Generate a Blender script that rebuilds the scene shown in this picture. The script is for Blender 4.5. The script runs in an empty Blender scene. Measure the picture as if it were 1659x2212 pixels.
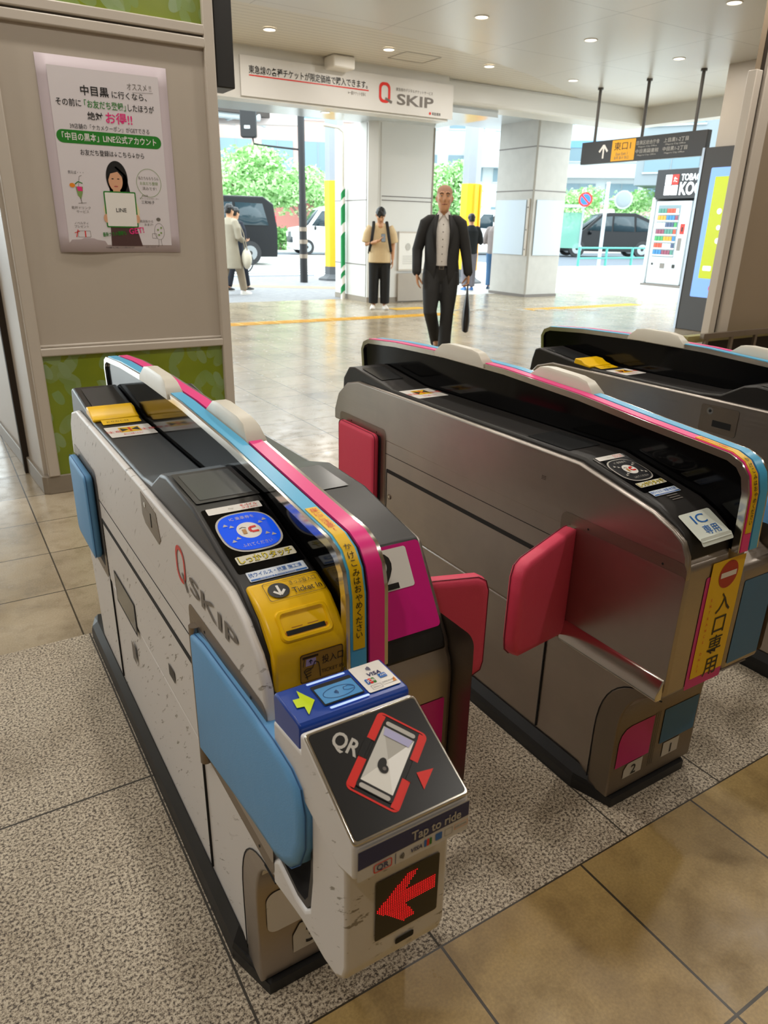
import bpy, bmesh, math, random
from math import sin, cos, pi, radians as rad
from mathutils import Vector as V, Matrix
random.seed(7)
SC = bpy.context.scene
COL = SC.collection

# ------------------------------------------------------------------ camera, sky, exposure
cam = bpy.data.cameras.new('camera'); cam_o = bpy.data.objects.new('camera', cam); COL.objects.link(cam_o)
cam_o.location = (0, 0, 1.38)
cam_o.rotation_euler = (1.19083132, -0.02062364, -0.55170911)
cam.sensor_fit = 'VERTICAL'; cam.sensor_height = 36.0; cam.lens = 36.0 * 1538.035 / 2212
cam.clip_start = 0.02; cam.clip_end = 400
cam.dof.use_dof = True; cam.dof.focus_distance = 1.6; cam.dof.aperture_fstop = 9.0
SC.camera = cam_o
SC.view_settings.view_transform = 'Standard'; SC.view_settings.look = 'None'
SC.view_settings.exposure = 0.0; SC.view_settings.gamma = 1.0; SC.view_settings.use_curve_mapping = False
SC.cycles.max_bounces = 8; SC.cycles.diffuse_bounces = 4; SC.cycles.glossy_bounces = 4
SC.cycles.sample_clamp_indirect = 6.0; SC.cycles.use_denoising = True
W = bpy.data.worlds.new('hazy_sky'); SC.world = W; W.use_nodes = True
W.node_tree.nodes['Background'].inputs[0].default_value = (0.86, 0.97, 1.0, 1)
W.node_tree.nodes['Background'].inputs[1].default_value = 5.5
LAMP_W = 14.5
LAMP_COL = (1.0, 0.94, 0.86)
CEIL = 3.6

# ------------------------------------------------------------------ materials
def S(h, k=1.0):
    h = h.lstrip('#'); o = []
    for i in (0, 2, 4):
        c = int(h[i:i+2], 16) / 255
        o.append((c / 12.92 if c <= .04045 else ((c + .055) / 1.055) ** 2.4) * k)
    return (*o, 1)
MATS = {}
def mat(name, col, rough=.5, metal=0.0, spec=.5, emit=None, estr=0, coat=0, trans=0, alpha=1):
    if name in MATS: return MATS[name]
    m = bpy.data.materials.new(name); m.use_nodes = True
    b = m.node_tree.nodes['Principled BSDF']
    b.inputs['Base Color'].default_value = S(col) if isinstance(col, str) else (*col, 1)
    b.inputs['Roughness'].default_value = rough; b.inputs['Metallic'].default_value = metal
    b.inputs['Specular IOR Level'].default_value = spec; b.inputs['Coat Weight'].default_value = coat
    b.inputs['Transmission Weight'].default_value = trans; b.inputs['Alpha'].default_value = alpha
    if emit:
        b.inputs['Emission Color'].default_value = S(emit); b.inputs['Emission Strength'].default_value = estr
    MATS[name] = m; return m
class NT:
    """small node helper on a material"""
    def __init__(s, m): s.m = m; s.t = m.node_tree; s.b = s.t.nodes['Principled BSDF']
    def n(s, typ, **k):
        x = s.t.nodes.new(typ)
        for a, b in k.items(): setattr(x, a, b)
        return x
    def l(s, a, b): s.t.links.new(a, b)
    def math(s, op, a, b=None):
        x = s.n('ShaderNodeMath', operation=op)
        for i, q in enumerate((a, b)):
            if q is None: continue
            if isinstance(q, (int, float)): x.inputs[i].default_value = q
            else: s.l(q, x.inputs[i])
        return x.outputs[0]
    def pos(s):
        g = s.n('ShaderNodeNewGeometry'); return g.outputs['Position']
    def noise(s, scale, detail=3, vec=None, rough=.5, stretch=None):
        x = s.n('ShaderNodeTexNoise'); x.inputs['Scale'].default_value = scale
        x.inputs['Detail'].default_value = detail; x.inputs['Roughness'].default_value = rough
        v = vec or s.n('ShaderNodeTexCoord').outputs['Object']
        if stretch:
            mp = s.n('ShaderNodeMapping'); mp.inputs['Scale'].default_value = stretch; s.l(v, mp.inputs[0]); v = mp.outputs[0]
        s.l(v, x.inputs['Vector']); return x.outputs['Fac']
    def ramp(s, f, stops):
        r = s.n('ShaderNodeValToRGB'); e = r.color_ramp.elements
        while len(e) < len(stops): e.new(.5)
        for i, (p, c) in enumerate(stops): e[i].position = p; e[i].color = c if not isinstance(c, str) else S(c)
        s.l(f, r.inputs[0]); return r.outputs[0]
    def mix(s, f, a, b, mode='MIX'):
        x = s.n('ShaderNodeMix', data_type='RGBA', blend_type=mode)
        for i, q in ((0, f), (6, a), (7, b)):
            if isinstance(q, (int, float)): x.inputs[i].default_value = q
            elif isinstance(q, tuple): x.inputs[i].default_value = q
            else: s.l(q, x.inputs[i])
        return x.outputs[2]
    def line(s, comp, off, step, w):
        """1 on the joint lines of a grid, else 0"""
        f = s.math('FRACT', s.math('DIVIDE', s.math('SUBTRACT', comp, off), step))
        d = s.math('ABSOLUTE', s.math('SUBTRACT', f, .5))
        return s.math('GREATER_THAN', d, .5 - w / step / 2)
    def base(s, c): s.l(c, s.b.inputs['Base Color'])
    def rough(s, c): s.l(c, s.b.inputs['Roughness'])
    def bump(s, h, k=.2, d=.01):
        b = s.n('ShaderNodeBump'); b.inputs['Strength'].default_value = k; b.inputs['Distance'].default_value = d
        s.l(h, b.inputs['Height']); s.l(b.outputs[0], s.b.inputs['Normal'])

def m_tiles(nm='beige_floor_tile', cols=('#8b7249', '#ad925c', '#bea571'), ro=(.42, .26)):
    m = mat(nm, '#b09a6a', .32); t = NT(m); p = t.pos()
    sx = t.n('ShaderNodeSeparateXYZ'); t.l(p, sx.inputs[0])
    j = t.math('MAXIMUM', t.line(sx.outputs[0], .265, .403, .006), t.line(sx.outputs[1], .403, .403, .006))
    big = t.noise(1.5, 4, p, .6); mid = t.noise(9, 5, p, .62); fine = t.noise(160, 2, p)
    c = t.ramp(big, [(.30, S(cols[0])), (.48, S(cols[1])), (.70, S(cols[2]))])
    st = t.ramp(mid, [(.30, (.62, .58, .5, 1)), (.5, (1, 1, 1, 1))])
    c = t.mix(.75, c, st, 'MULTIPLY')
    fd = t.ramp(fine, [(.3, (.86, .86, .86, 1)), (.7, (1.08, 1.08, 1.08, 1))])
    c = t.mix(1.0, c, fd, 'MULTIPLY')
    # every tile a little different
    wn = t.n('ShaderNodeTexWhiteNoise', noise_dimensions='2D')
    cb = t.n('ShaderNodeCombineXYZ')
    t.l(t.math('FLOOR', t.math('DIVIDE', t.math('SUBTRACT', sx.outputs[0], .265), .403)), cb.inputs[0])
    t.l(t.math('FLOOR', t.math('DIVIDE', t.math('SUBTRACT', sx.outputs[1], .403), .403)), cb.inputs[1])
    t.l(cb.outputs[0], wn.inputs[0])
    c = t.mix(.55, c, t.ramp(wn.outputs[0], [(0, (.82, .82, .82, 1)), (1, (1.1, 1.09, 1.08, 1))]), 'MULTIPLY')
    c = t.mix(j, c, S('#3a3326')); t.base(c)
    t.rough(t.ramp(mid, [(.3, (ro[0],)*3 + (1,)), (.7, (ro[1],)*3 + (1,))]))
    t.bump(t.math('SUBTRACT', 1, j), .3, .003); return m
def m_granite():
    m = mat('flamed_granite', '#a89c8a', .62); t = NT(m); p = t.pos()
    sx = t.n('ShaderNodeSeparateXYZ'); t.l(p, sx.inputs[0])
    a = t.math('ADD', t.math('MULTIPLY', t.noise(150, 2, p, .6), .65), t.math('MULTIPLY', t.noise(330, 2, p, .6), .35)); b = t.noise(2.3, 4, p, .6)
    c = t.ramp(a, [(.39, S('#443b31')), (.45, S('#85796a')), (.505, S('#b8ab96')), (.58, S('#d8cdb9'))])
    c = t.mix(.8, c, t.ramp(b, [(.32, (.66, .62, .57, 1)), (.55, (1, 1, 1, 1))]), 'MULTIPLY')
    j = t.line(sx.outputs[1], 1.602, 4.0, .006)
    for x0 in (.285, .665, 1.235, 1.60, 2.18):
        j = t.math('MAXIMUM', j, t.line(sx.outputs[0], x0, 50.0, .005))
    c = t.mix(j, c, S('#3b352b')); t.base(c); t.bump(a, .25, .003); return m
def m_steel(name='brushed_steel', col='#b3aba4', r0=.28, r1=.44):
    m = mat(name, col, .3, 1.0); t = NT(m)
    f = t.noise(60, 3, None, .6, (1, .035, 14)); g = t.noise(3, 4, None, .6)
    c0 = S(col); t.base(t.mix(.5, c0, t.ramp(g, [(.3, (.72, .72, .72, 1)), (.65, (1.05, 1.03, 1.0, 1))]), 'MULTIPLY'))
    t.rough(t.ramp(f, [(.3, (r0,)*3 + (1,)), (.7, (r1,)*3 + (1,))])); t.bump(f, .05, .001); return m
def m_wrap():
    m = mat('scuffed_white_wrap', '#dedbd9', .42); t = NT(m)
    mp = t.n('ShaderNodeMapping'); mp.inputs['Rotation'].default_value = (.7, 0, 0); t.l(t.n('ShaderNodeTexCoord').outputs['Object'], mp.inputs[0]); f = t.noise(30, 4, mp.outputs[0], .68, (1, .45, 3.0)); g = t.noise(5, 2)
    sc = t.ramp(f, [(.35, S('#8d867c')), (.385, S('#dedbd9'))]); c = t.mix(t.ramp(g, [(.45, (0, 0, 0, 1)), (.6, (1, 1, 1, 1))]), sc, S('#dedbd9'))
    t.base(c); return m
def m_slats():
    m = mat('slatted_ceiling', '#cfc9be', .45); t = NT(m); sx = t.n('ShaderNodeSeparateXYZ'); t.l(t.pos(), sx.inputs[0])
    j = t.line(sx.outputs[1], 0, .12, .008); t.base(t.mix(j, S('#d2ccc0'), S('#8f897e'))); return m
def m_ceil():
    m = mat('ceiling_panels', '#c6c3bd', .3); t = NT(m); sx = t.n('ShaderNodeSeparateXYZ'); t.l(t.pos(), sx.inputs[0])
    j = t.math('MAXIMUM', t.line(sx.outputs[1], .65, 1.95, .008), t.line(sx.outputs[0], .1, 1.72, .008))
    t.base(t.mix(j, S('#cbc8c2'), S('#8d8982'))); return m
def m_leafpanel():
    m = mat('green_leaf_print', '#6b7a1e', .25, coat=.3); t = NT(m)
    sx = t.n('ShaderNodeSeparateXYZ'); t.l(t.n('ShaderNodeTexCoord').outputs['Object'], sx.inputs[0]); leaf = None
    for ang, sc, th in ((.9, 5.6, .34), (-.6, 4.9, .32), (2.0, 7.0, .32)):
        cb = t.n('ShaderNodeCombineXYZ')
        t.l(t.math('ADD', t.math('MULTIPLY', sx.outputs[0], cos(ang)), t.math('MULTIPLY', sx.outputs[2], sin(ang))), cb.inputs[0])
        t.l(t.math('MULTIPLY', t.math('SUBTRACT', t.math('MULTIPLY', sx.outputs[2], cos(ang)), t.math('MULTIPLY', sx.outputs[0], sin(ang))), 1.9), cb.inputs[1])
        v = t.n('ShaderNodeTexVoronoi', feature='F1', voronoi_dimensions='2D'); v.inputs['Scale'].default_value = sc; t.l(cb.outputs[0], v.inputs['Vector'])
        wn = t.n('ShaderNodeSeparateColor'); t.l(v.outputs['Color'], wn.inputs[0])
        q = t.math('MULTIPLY', t.math('MULTIPLY', t.math('LESS_THAN', v.outputs['Distance'], th), t.math('GREATER_THAN', wn.outputs[0], .45)), t.math('ADD', t.math('MULTIPLY', wn.outputs[2], .5), .5))
        leaf = q if leaf is None else t.math('MAXIMUM', leaf, q)
    lc = t.mix(wn.outputs[1], S('#7c9a5c'), S('#93aa86'))
    bc = t.mix(t.noise(4, 2), S('#667d18'), S('#8b9722'))
    t.base(t.mix(t.math('MULTIPLY', leaf, .75), bc, lc)); return m
def m_pad(name, col):
    m = mat(name, col, .5, spec=.4); t = NT(m); f = t.noise(7, 4); g = t.noise(420, 2)
    t.bump(t.math('ADD', f, t.math('MULTIPLY', g, .12)), .35, .008); return m
def m_leaf(name, c0, c1):
    m = mat(name, c0, .6); t = NT(m); t.base(t.mix(t.noise(2.2, 3), S(c0), S(c1))); return m
def m_brick(name, c0, c1, sc):
    m = mat(name, c0, .7); t = NT(m); b = t.n('ShaderNodeTexBrick'); b.inputs['Scale'].default_value = sc
    b.inputs['Color1'].default_value = S(c0); b.inputs['Color2'].default_value = S(c1); b.inputs['Mortar'].default_value = S('#5a5a58')
    t.l(t.pos(), b.inputs['Vector']); t.base(b.outputs[0]); return m
def m_soft(name, col, rough=.6, amp=.18, sc=6, **k):
    m = mat(name, col, rough, **k); t = NT(m); c = S(col)
    lo = tuple(x * (1 - amp) for x in c[:3]) + (1,); hi = tuple(min(1, x * (1 + amp)) for x in c[:3]) + (1,)
    t.base(t.mix(t.noise(sc, 4), lo, hi)); return m

TILE, GRAN, STEEL, WRAP = m_tiles(), m_granite(), m_steel(), m_wrap()
STEEL_D = m_steel('dull_steel', '#94897d', .38, .52)
BRIGHT = mat('polished_steel', '#d8d4cc', .16, 1)
BLACK = m_soft('black_plastic', '#24211f', .38, .2, 30)
DECK = m_soft('charcoal_deck', '#262423', .36, .12, 12, spec=.35)
GLOSS = mat('black_glass', '#050506', .10, spec=.22)
RUB = m_soft('black_rubber', '#17181a', .45, .5, 14)
SEAM = mat('dark_seam', '#0d0c0b', .7)
SCREEN = mat('dark_screen', '#2b2c2d', .18)
SCREEN2 = mat('grey_screen', '#55585a', .2)
RBLUE, RPINK = mat('sky_blue_rail', '#4ab2e2', .3), mat('hot_pink_rail', '#f02b8a', .3)
PINK, BLUE = mat('magenta_sheet', '#d3127f', .35), mat('blue_sheet', '#2b6f9e', .4)
PADB, PADP = m_pad('blue_vinyl', '#68a6dc'), m_pad('pink_vinyl', '#de4663')
WHT = mat('white_print', '#e9e6e0', .4); IVORY = m_soft('ivory_plastic', '#d9d4c6', .35, .05, 8)
YEL = m_soft('yellow_plastic', '#fac600', .3, .06, 60); YELD = mat('amber_plastic', '#cc7d00', .35)
YST = mat('yellow_sticker', '#f2c200', .35); INK = mat('black_ink', '#151310', .45); RED = mat('red_print', '#dd2418', .4)
GREYT = mat('grey_print', '#6d6660', .45); NAVY = mat('navy_print', '#14245e', .35); DBLUE = mat('royal_blue_plastic', '#123f9c', .28)
BLU = mat('blue_print', '#1766b8', .4); SILV = mat('silver_print', '#bdb9b1', .4); GOLD = mat('gold_print', '#a68b1e', .45)
ICB = mat('lit_blue_reader', '#1552e0', .15, emit='#1c5cff', estr=.35, coat=.6)
LED_R = mat('red_led', '#ff1010', .4, emit='#ff1020', estr=1.1); LEDDK = m_soft('led_black', '#0a0505', .3, .5, 200)
LCD = mat('blue_lcd', '#4e86b4', .25, emit='#3f86c0', estr=.22); LGTBAR = mat('pale_light_bar', '#a9c4f5', .3, emit='#a8c4ff', estr=.55)
LIME = mat('lime_print', '#c8e000', .4); GRN = mat('green_print', '#1d7a1d', .45); ORG = mat('orange_print', '#e88a1a', .45)
BEIGE = m_soft('beige_panel', '#b8aea1', .42, .04, 3); FRAME = m_soft('pale_trim_metal', '#c3baae', .38, .04, 4)
BASEB = mat('grey_baseboard', '#8d8375', .45); LEAFP = m_leafpanel(); WPANEL = m_soft('white_wall_panel', '#d6d5d1', .35, .03, 2)
CONC = m_soft('pale_stone', '#b5b2ac', .5, .12, 5); PAPER = mat('poster_paper', '#d9d3d6', .5)
SKIN = m_soft('skin', '#c6946f', .5, .08, 20); HAIR = mat('black_hair', '#0d0b0a', .45); CHAR = m_soft('charcoal_suit', '#1f1f1f', .75, .2, 60)
CGLASS = mat('car_glass', '#2b3a40', .12, spec=.4); CARW, CARB = mat('white_car_paint', '#e6eaec', .25, coat=.5), mat('black_car_paint', '#0a0d11', .3, spec=.25)

# ------------------------------------------------------------------ mesh builder
class F:
    """flat frame: origin, two in-plane unit axes; pt(x, y, lift)"""
    def __init__(s, o, u, v): s.o = V(o); s.u = V(u).normalized(); s.v = V(v).normalized(); s.n = s.u.cross(s.v)
    def pt(s, x, y, h=0): return s.o + s.u * x + s.v * y + s.n * h
_TX = {}
def text_geo(st, bold=0.0):
    k = (st, bold)
    if k not in _TX:
        c = bpy.data.curves.new('t', 'FONT'); c.body = st; c.size = 1; c.resolution_u = 3; c.offset = bold
        o = bpy.data.objects.new('t', c); COL.objects.link(o)
        m = bpy.data.meshes.new_from_object(o.evaluated_get(bpy.context.evaluated_depsgraph_get()))
        vs = [(v.co.x, v.co.y) for v in m.vertices]; fs = [tuple(p.vertices) for p in m.polygons]
        bpy.data.objects.remove(o); bpy.data.curves.remove(c); bpy.data.meshes.remove(m)
        _TX[k] = (vs, fs)
    return _TX[k]
class MB:
    def __init__(s, off=(0, 0, 0)): s.v = []; s.f = []; s.fm = []; s.m = []; s.off = V(off)
    def add(s, vs, fs, m):
        b = len(s.v); s.v += [V(v) for v in vs]
        if m not in s.m: s.m.append(m)
        i = s.m.index(m)
        for f in fs: s.f.append(tuple(b + q for q in f)); s.fm.append(i)
        return s
    def box(s, x0, x1, y0, y1, z0, z1, m, fr=None):
        vs = [(x, y, z) for z in (z0, z1) for y in (y0, y1) for x in (x0, x1)]
        if fr: vs = [fr.pt(*q) for q in vs]
        return s.add(vs, [(0, 2, 3, 1), (4, 5, 7, 6), (0, 1, 5, 4), (2, 6, 7, 3), (0, 4, 6, 2), (1, 3, 7, 5)], m)
    def prism(s, pts, x0, x1, m, axis='x', fr=None):
        n = len(pts)
        def P(t, a, b): return {'x': (t, a, b), 'y': (a, t, b), 'z': (a, b, t)}[axis] if not fr else fr.pt(a, b, t)
        vs = [P(x0, *p) for p in pts] + [P(x1, *p) for p in pts]
        fs = [tuple(range(n)), tuple(range(2*n - 1, n - 1, -1))] + [(i, i + n, (i + 1) % n + n, (i + 1) % n) for i in range(n)]
        return s.add(vs, fs, m)
    def loft(s, rings, m, caps=True):
        n = len(rings[0]); vs = [p for r in rings for p in r]; fs = []
        for k in range(len(rings) - 1):
            for i in range(n):
                j = (i + 1) % n; fs.append((k*n + i, k*n + j, (k+1)*n + j, (k+1)*n + i))
        if caps: fs += [tuple(range(n - 1, -1, -1)), tuple(range((len(rings)-1)*n, len(rings)*n))]
        return s.add(vs, fs, m)
    def tube(s, path, m, n=12, flat=1.0, side=(1, 0, 0), round_ends=True):
        """path: (point, radius[, radius across]) list -> round limb"""
        P = [(V(q[0]), q[1], q[2] if len(q) > 2 else q[1] * flat) for q in path]
        if round_ends:
            a, b = P[0], P[1]; d = (a[0] - b[0]).normalized(); P.insert(0, (a[0] + d * a[1] * .6, a[1] * .6, a[2] * .6)); P.insert(0, (P[0][0] + d * a[1] * .3, a[1] * .15, a[2] * .15))
            a, b = P[-1], P[-2]; d = (a[0] - b[0]).normalized(); P.append((a[0] + d * a[1] * .6, a[1] * .6, a[2] * .6)); P.append((P[-1][0] + d * a[1] * .3, a[1] * .15, a[2] * .15))
        R = []
        for i, (c, r, r2) in enumerate(P):
            t = (P[min(i + 1, len(P) - 1)][0] - P[max(i - 1, 0)][0]).normalized()
            sd = V(side); sd = sd - t * sd.dot(t)
            if sd.length < .05: sd = V((0, 1, 0)) - t * t.y
            sd.normalize(); up = t.cross(sd)
            R.append([c + sd * cos(2*pi*k/n) * r + up * sin(2*pi*k/n) * r2 for k in range(n)])
        return s.loft(R, m)
    def cyl(s, a, b, r, m, n=20, r2=None):
        return s.tube([(a, r), (b, r if r2 is None else r2)], m, n, round_ends=False)
    def ell(s, c, rx, ry, rz, m, nu=16, nv=10, fr=None):
        R = []
        for j in range(nv + 1):
            a = -pi/2 + pi * j / nv; q = max(cos(a), .02)
            R.append([V((c[0] + rx*q*cos(2*pi*k/nu), c[1] + ry*q*sin(2*pi*k/nu), c[2] + rz*sin(a))) for k in range(nu)])
        if fr: R = [[fr.pt(*p) for p in r] for r in R]
        return s.loft(R, m)
    # --- flat prints in a frame
    def poly(s, fr, pts, m, h=.0008): return s.add([fr.pt(x, y, h) for x, y in pts], [tuple(range(len(pts)))], m)
    def rr(s, fr, x0, y0, x1, y1, r, m, h=.0004):
        pts = rrect(x0, y0, x1, y1, r); return s.poly(fr, pts, m, h)
    def ring(s, fr, outer, inner, m, h=.0008):
        n = len(outer); vs = [fr.pt(x, y, h) for x, y in outer + inner]
        return s.add(vs, [(i, (i+1) % n, n + (i+1) % n, n + i) for i in range(n)], m)
    def oval(s, fr, cx, cy, rx, ry, m, h=.0008, n=32, p=1.0):
        return s.poly(fr, oval(cx, cy, rx, ry, n, p), m, h)
    def text(s, fr, st, x, y, h, m, lift=.0012, align='c', width=None, bold=0.0, rot=0, skew=0):
        vs, fs = text_geo(st, bold)
        if not vs: return s
        x0, x1 = min(v[0] for v in vs), max(v[0] for v in vs); w = (x1 - x0) * h; kx = 1.0 if width is None else width / w
        w *= kx; dx = {'c': -w/2, 'l': 0, 'r': -w}[align]; o = []
        for a, b in vs:
            a, b = (a - x0) * h * kx + dx + b * h * skew, (b - .36) * h
            o.append(fr.pt(x + a*cos(rot) - b*sin(rot), y + a*sin(rot) + b*cos(rot), lift))
        return s.add(o, fs, m)
    def vtext(s, fr, st, x, y, h, m, step=None, **k):
        for i, ch in enumerate(st): s.text(fr, ch, x, y - i * (step or h), h, m, **k)
        return s
    def stroke(s, fr, pts, w, m, h=.0010):
        for (a, b), (c, d) in zip(pts, pts[1:]):
            L = math.hypot(c - a, d - b) or 1; nx, ny = -(d - b) / L * w / 2, (c - a) / L * w / 2
            s.poly(fr, [(a + nx, b + ny), (a - nx, b - ny), (c - nx, d - ny), (c + nx, d + ny)], m, h)
        return s
    def build(s, name, parent=None, bevel=0, seg=2, smooth=True, angle=38, remesh=0, solid=0, sub=0, loc=None):
        me = bpy.data.meshes.new(name); me.from_pydata([v + s.off for v in s.v], [], s.f)
        for m in s.m: me.materials.append(m)
        for p, i in zip(me.polygons, s.fm): p.material_index = i
        bm = bmesh.new(); bm.from_mesh(me); bmesh.ops.recalc_face_normals(bm, faces=bm.faces)
        bm.to_mesh(me); bm.free()
        if smooth:
            me.shade_smooth(); me.set_sharp_from_angle(angle=rad(angle))
        o = bpy.data.objects.new(name, me); COL.objects.link(o)
        if parent: o.parent = parent
        if loc: o.location = loc
        if remesh:
            q = o.modifiers.new('r', 'REMESH'); q.mode = 'VOXEL'; q.voxel_size = remesh; q.use_smooth_shade = True
            w = o.modifiers.new('s', 'SMOOTH'); w.iterations = 3; w.factor = .5
            dg = bpy.context.evaluated_depsgraph_get(); me2 = bpy.data.meshes.new_from_object(o.evaluated_get(dg))
            o.modifiers.clear(); o.data = me2; me2.shade_smooth(); me2.set_sharp_from_angle(angle=rad(80)); bpy.data.meshes.remove(me); me2.name = name
        if solid: q = o.modifiers.new('so', 'SOLIDIFY'); q.thickness = solid; q.offset = 0
        if bevel: q = o.modifiers.new('b', 'BEVEL'); q.width = bevel; q.segments = seg; q.limit_method = 'ANGLE'; q.angle_limit = rad(40)
        if sub: q = o.modifiers.new('su', 'SUBSURF'); q.levels = sub; q.render_levels = sub
        return o
def rrect(x0, y0, x1, y1, r, k=5):
    r = min(r, (x1-x0)/2, (y1-y0)/2); o = []
    for cx, cy, a in ((x1-r, y1-r, 0), (x0+r, y1-r, 90), (x0+r, y0+r, 180), (x1-r, y0+r, 270)):
        o += [(cx + r*cos(rad(a + 90*i/k)), cy + r*sin(rad(a + 90*i/k))) for i in range(k + 1)]
    return o
def oval(cx, cy, rx, ry, n=32, p=1.0):
    o = []
    for i in range(n):
        a = 2*pi*i/n; c, d = cos(a), sin(a)
        o.append((cx + rx*math.copysign(abs(c)**p, c), cy + ry*math.copysign(abs(d)**p, d)))
    return o
def tag(o, label, cat, group=None, kind=None):
    o['label'] = label; o['category'] = cat
    if group: o['group'] = group
    if kind: o['kind'] = kind
    return o
def thing(name, label, cat, loc=(0, 0, 0), rz=0, group=None, scale=1):
    o = bpy.data.objects.new(name, None); COL.objects.link(o); o.location = loc; o.rotation_euler = (0, 0, rz); o.scale = (scale,)*3
    o.empty_display_size = .1
    return tag(o, label, cat, group)
def struct(o, label, cat):
    return tag(o, label, cat, kind='structure')
def copy_tree(o, parent=None):
    c = o.copy(); COL.objects.link(c)
    if parent: c.parent = parent
    for ch in list(o.children): copy_tree(ch, c)
    return c

# ------------------------------------------------------------------ the setting: floor, ceiling, walls
def slab(name, x0, x1, y0, y1, z0, z1, m, label, cat):
    b = MB(); b.box(x0, x1, y0, y1, z0, z1, m); return struct(b.build(name, smooth=False), label, cat)
PAVE = m_brick('grey_block_paving', '#77787c', '#8d8c8e', 5.0)
PALE = m_soft('pale_plaza_paving', '#c9c7c2', .45, .08, 2)
ASPH = m_soft('asphalt', '#59616b', .8, .15, 8)
slab('floor', -6, 14, -5, .807, -.2, 0, TILE, 'beige stone tile floor in front of the granite strip', 'floor')
slab('floor_granite', -6, 14, .807, 2.434, -.2, 0, GRAN, 'speckled granite floor strip under the ticket gates', 'floor')
slab('floor_concourse', -6, 14, 2.434, 13.42, -.2, 0, m_tiles('daylit_floor_tile', ('#8a7c66', '#a99b83', '#bbae98'), (.30, .13)), 'beige tile floor of the concourse beyond the gates', 'floor')  # same tile as the near floor; daylight is painted in as paler colours
slab('ground_paving', -30, 10.2, 13.42, 20.2, -.2, 0, PAVE, 'grey block paving outside the concourse', 'pavement')
b = MB(); b.box(10.2, 60, 13.42, 20.6, -.2, 0, PALE); b.box(14, 60, -10, 13.42, -.2, 0, PALE)
struct(b.build('ground_plaza', smooth=False), 'pale sunlit plaza paving beyond the columns', 'pavement')
slab('ground_road', -40, 90, 20.2, 47, -.22, -.02, ASPH, 'asphalt road outside the station', 'road')
slab('ground_sidewalk', -40, 90, 38.6, 60, -.2, .05, PALE, 'pale far sidewalk under the street trees', 'pavement')
b = MB()
for k in range(13):
    b.box(3, 22, 20.9 + k * 1.15, 21.45 + k * 1.15, -.05, -.005, WHT)
struct(b.build('ground_crosswalk', smooth=False), 'white zebra crossing stripes painted on the road', 'crosswalk')
# brown band in the paving
b = MB(); b.prism([(4.6, 17.9), (5.4, 18.4), (10.2, 15.2), (10.2, 14.5)], -.004, .003, m_soft('tan_paving', '#8f7a66', .7, .1, 9), 'z')
struct(b.build('trim_1', smooth=False), 'tan band running through the grey block paving', 'paving band')

cv = [(-6, 8.6), (3.3, 8.6), (5.1, 8.68), (6.74, 9.0), (8.41, 9.57), (10.0, 10.3), (12.45, 11.6)]
b = MB(); b.prism([(-6, -5), (12.45, -5), (12.45, 11.6)] + cv[::-1][1:], CEIL, CEIL + .2, m_ceil(), 'z')
struct(b.build('ceiling', smooth=False), 'smooth white panelled ceiling above the gates', 'ceiling')
b = MB(); b.prism(cv + [(-6, 11.6)], CEIL + .012, CEIL + .2, m_slats(), 'z')
struct(b.build('ceiling_slats', smooth=False), 'slatted cream ceiling strip in front of the white bulkhead', 'ceiling')
b = MB(); b.prism([(-6, 10.5), (7.62, 10.5), (7.62, 10.8), (-6, 10.8)], 2.98, CEIL + .02, WPANEL, 'z')
struct(b.build('wall_bulkhead', smooth=False), 'white bulkhead beam hanging below the slatted ceiling', 'bulkhead')
b = MB(); b.box(7.62, 12.5, 10.62, 11.2, 3.28, CEIL + .02, WPANEL)
struct(b.build('trim_beam', bevel=.05, smooth=False), 'grey white ceiling beam right of the banner', 'beam')
SOFF = m_soft('glossy_soffit', '#bfc6ca', .18, .05, 1.5)
slab('ceiling_soffit', -6, 8.9, 10.8, 12.9, 3.17, 3.4, SOFF, 'low glossy soffit behind the banner', 'ceiling')
slab('ceiling_soffit_right', 8.9, 12.5, 11.2, 14.35, 3.52, 3.75, SOFF, 'pale soffit over the right stone column', 'ceiling')
slab('wall_right_bulkhead', 12.3, 12.6, -5, 11.3, 3.3, CEIL + .02, WPANEL, 'white bulkhead along the right edge of the ceiling', 'bulkhead')
slab('wall_back_unseen', -6.2, 12.6, -5.2, -5, 0, CEIL + .2, BEIGE, 'unseen beige wall added behind the viewer to keep out sky light', 'wall')  # unseen, added to close the hall so the foreground stays dim
slab('wall_left_unseen', -6.2, -6, -5, 14.35, 0, CEIL + .2, BEIGE, 'unseen beige wall added far to the left to keep out sky light', 'wall')  # out of view, added to block sky light from the left
slab('wall_right', 10.12, 10.4, -5, 7.33, 0, CEIL + .02, BEIGE, 'beige wall behind the digital map kiosk', 'wall')

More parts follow.
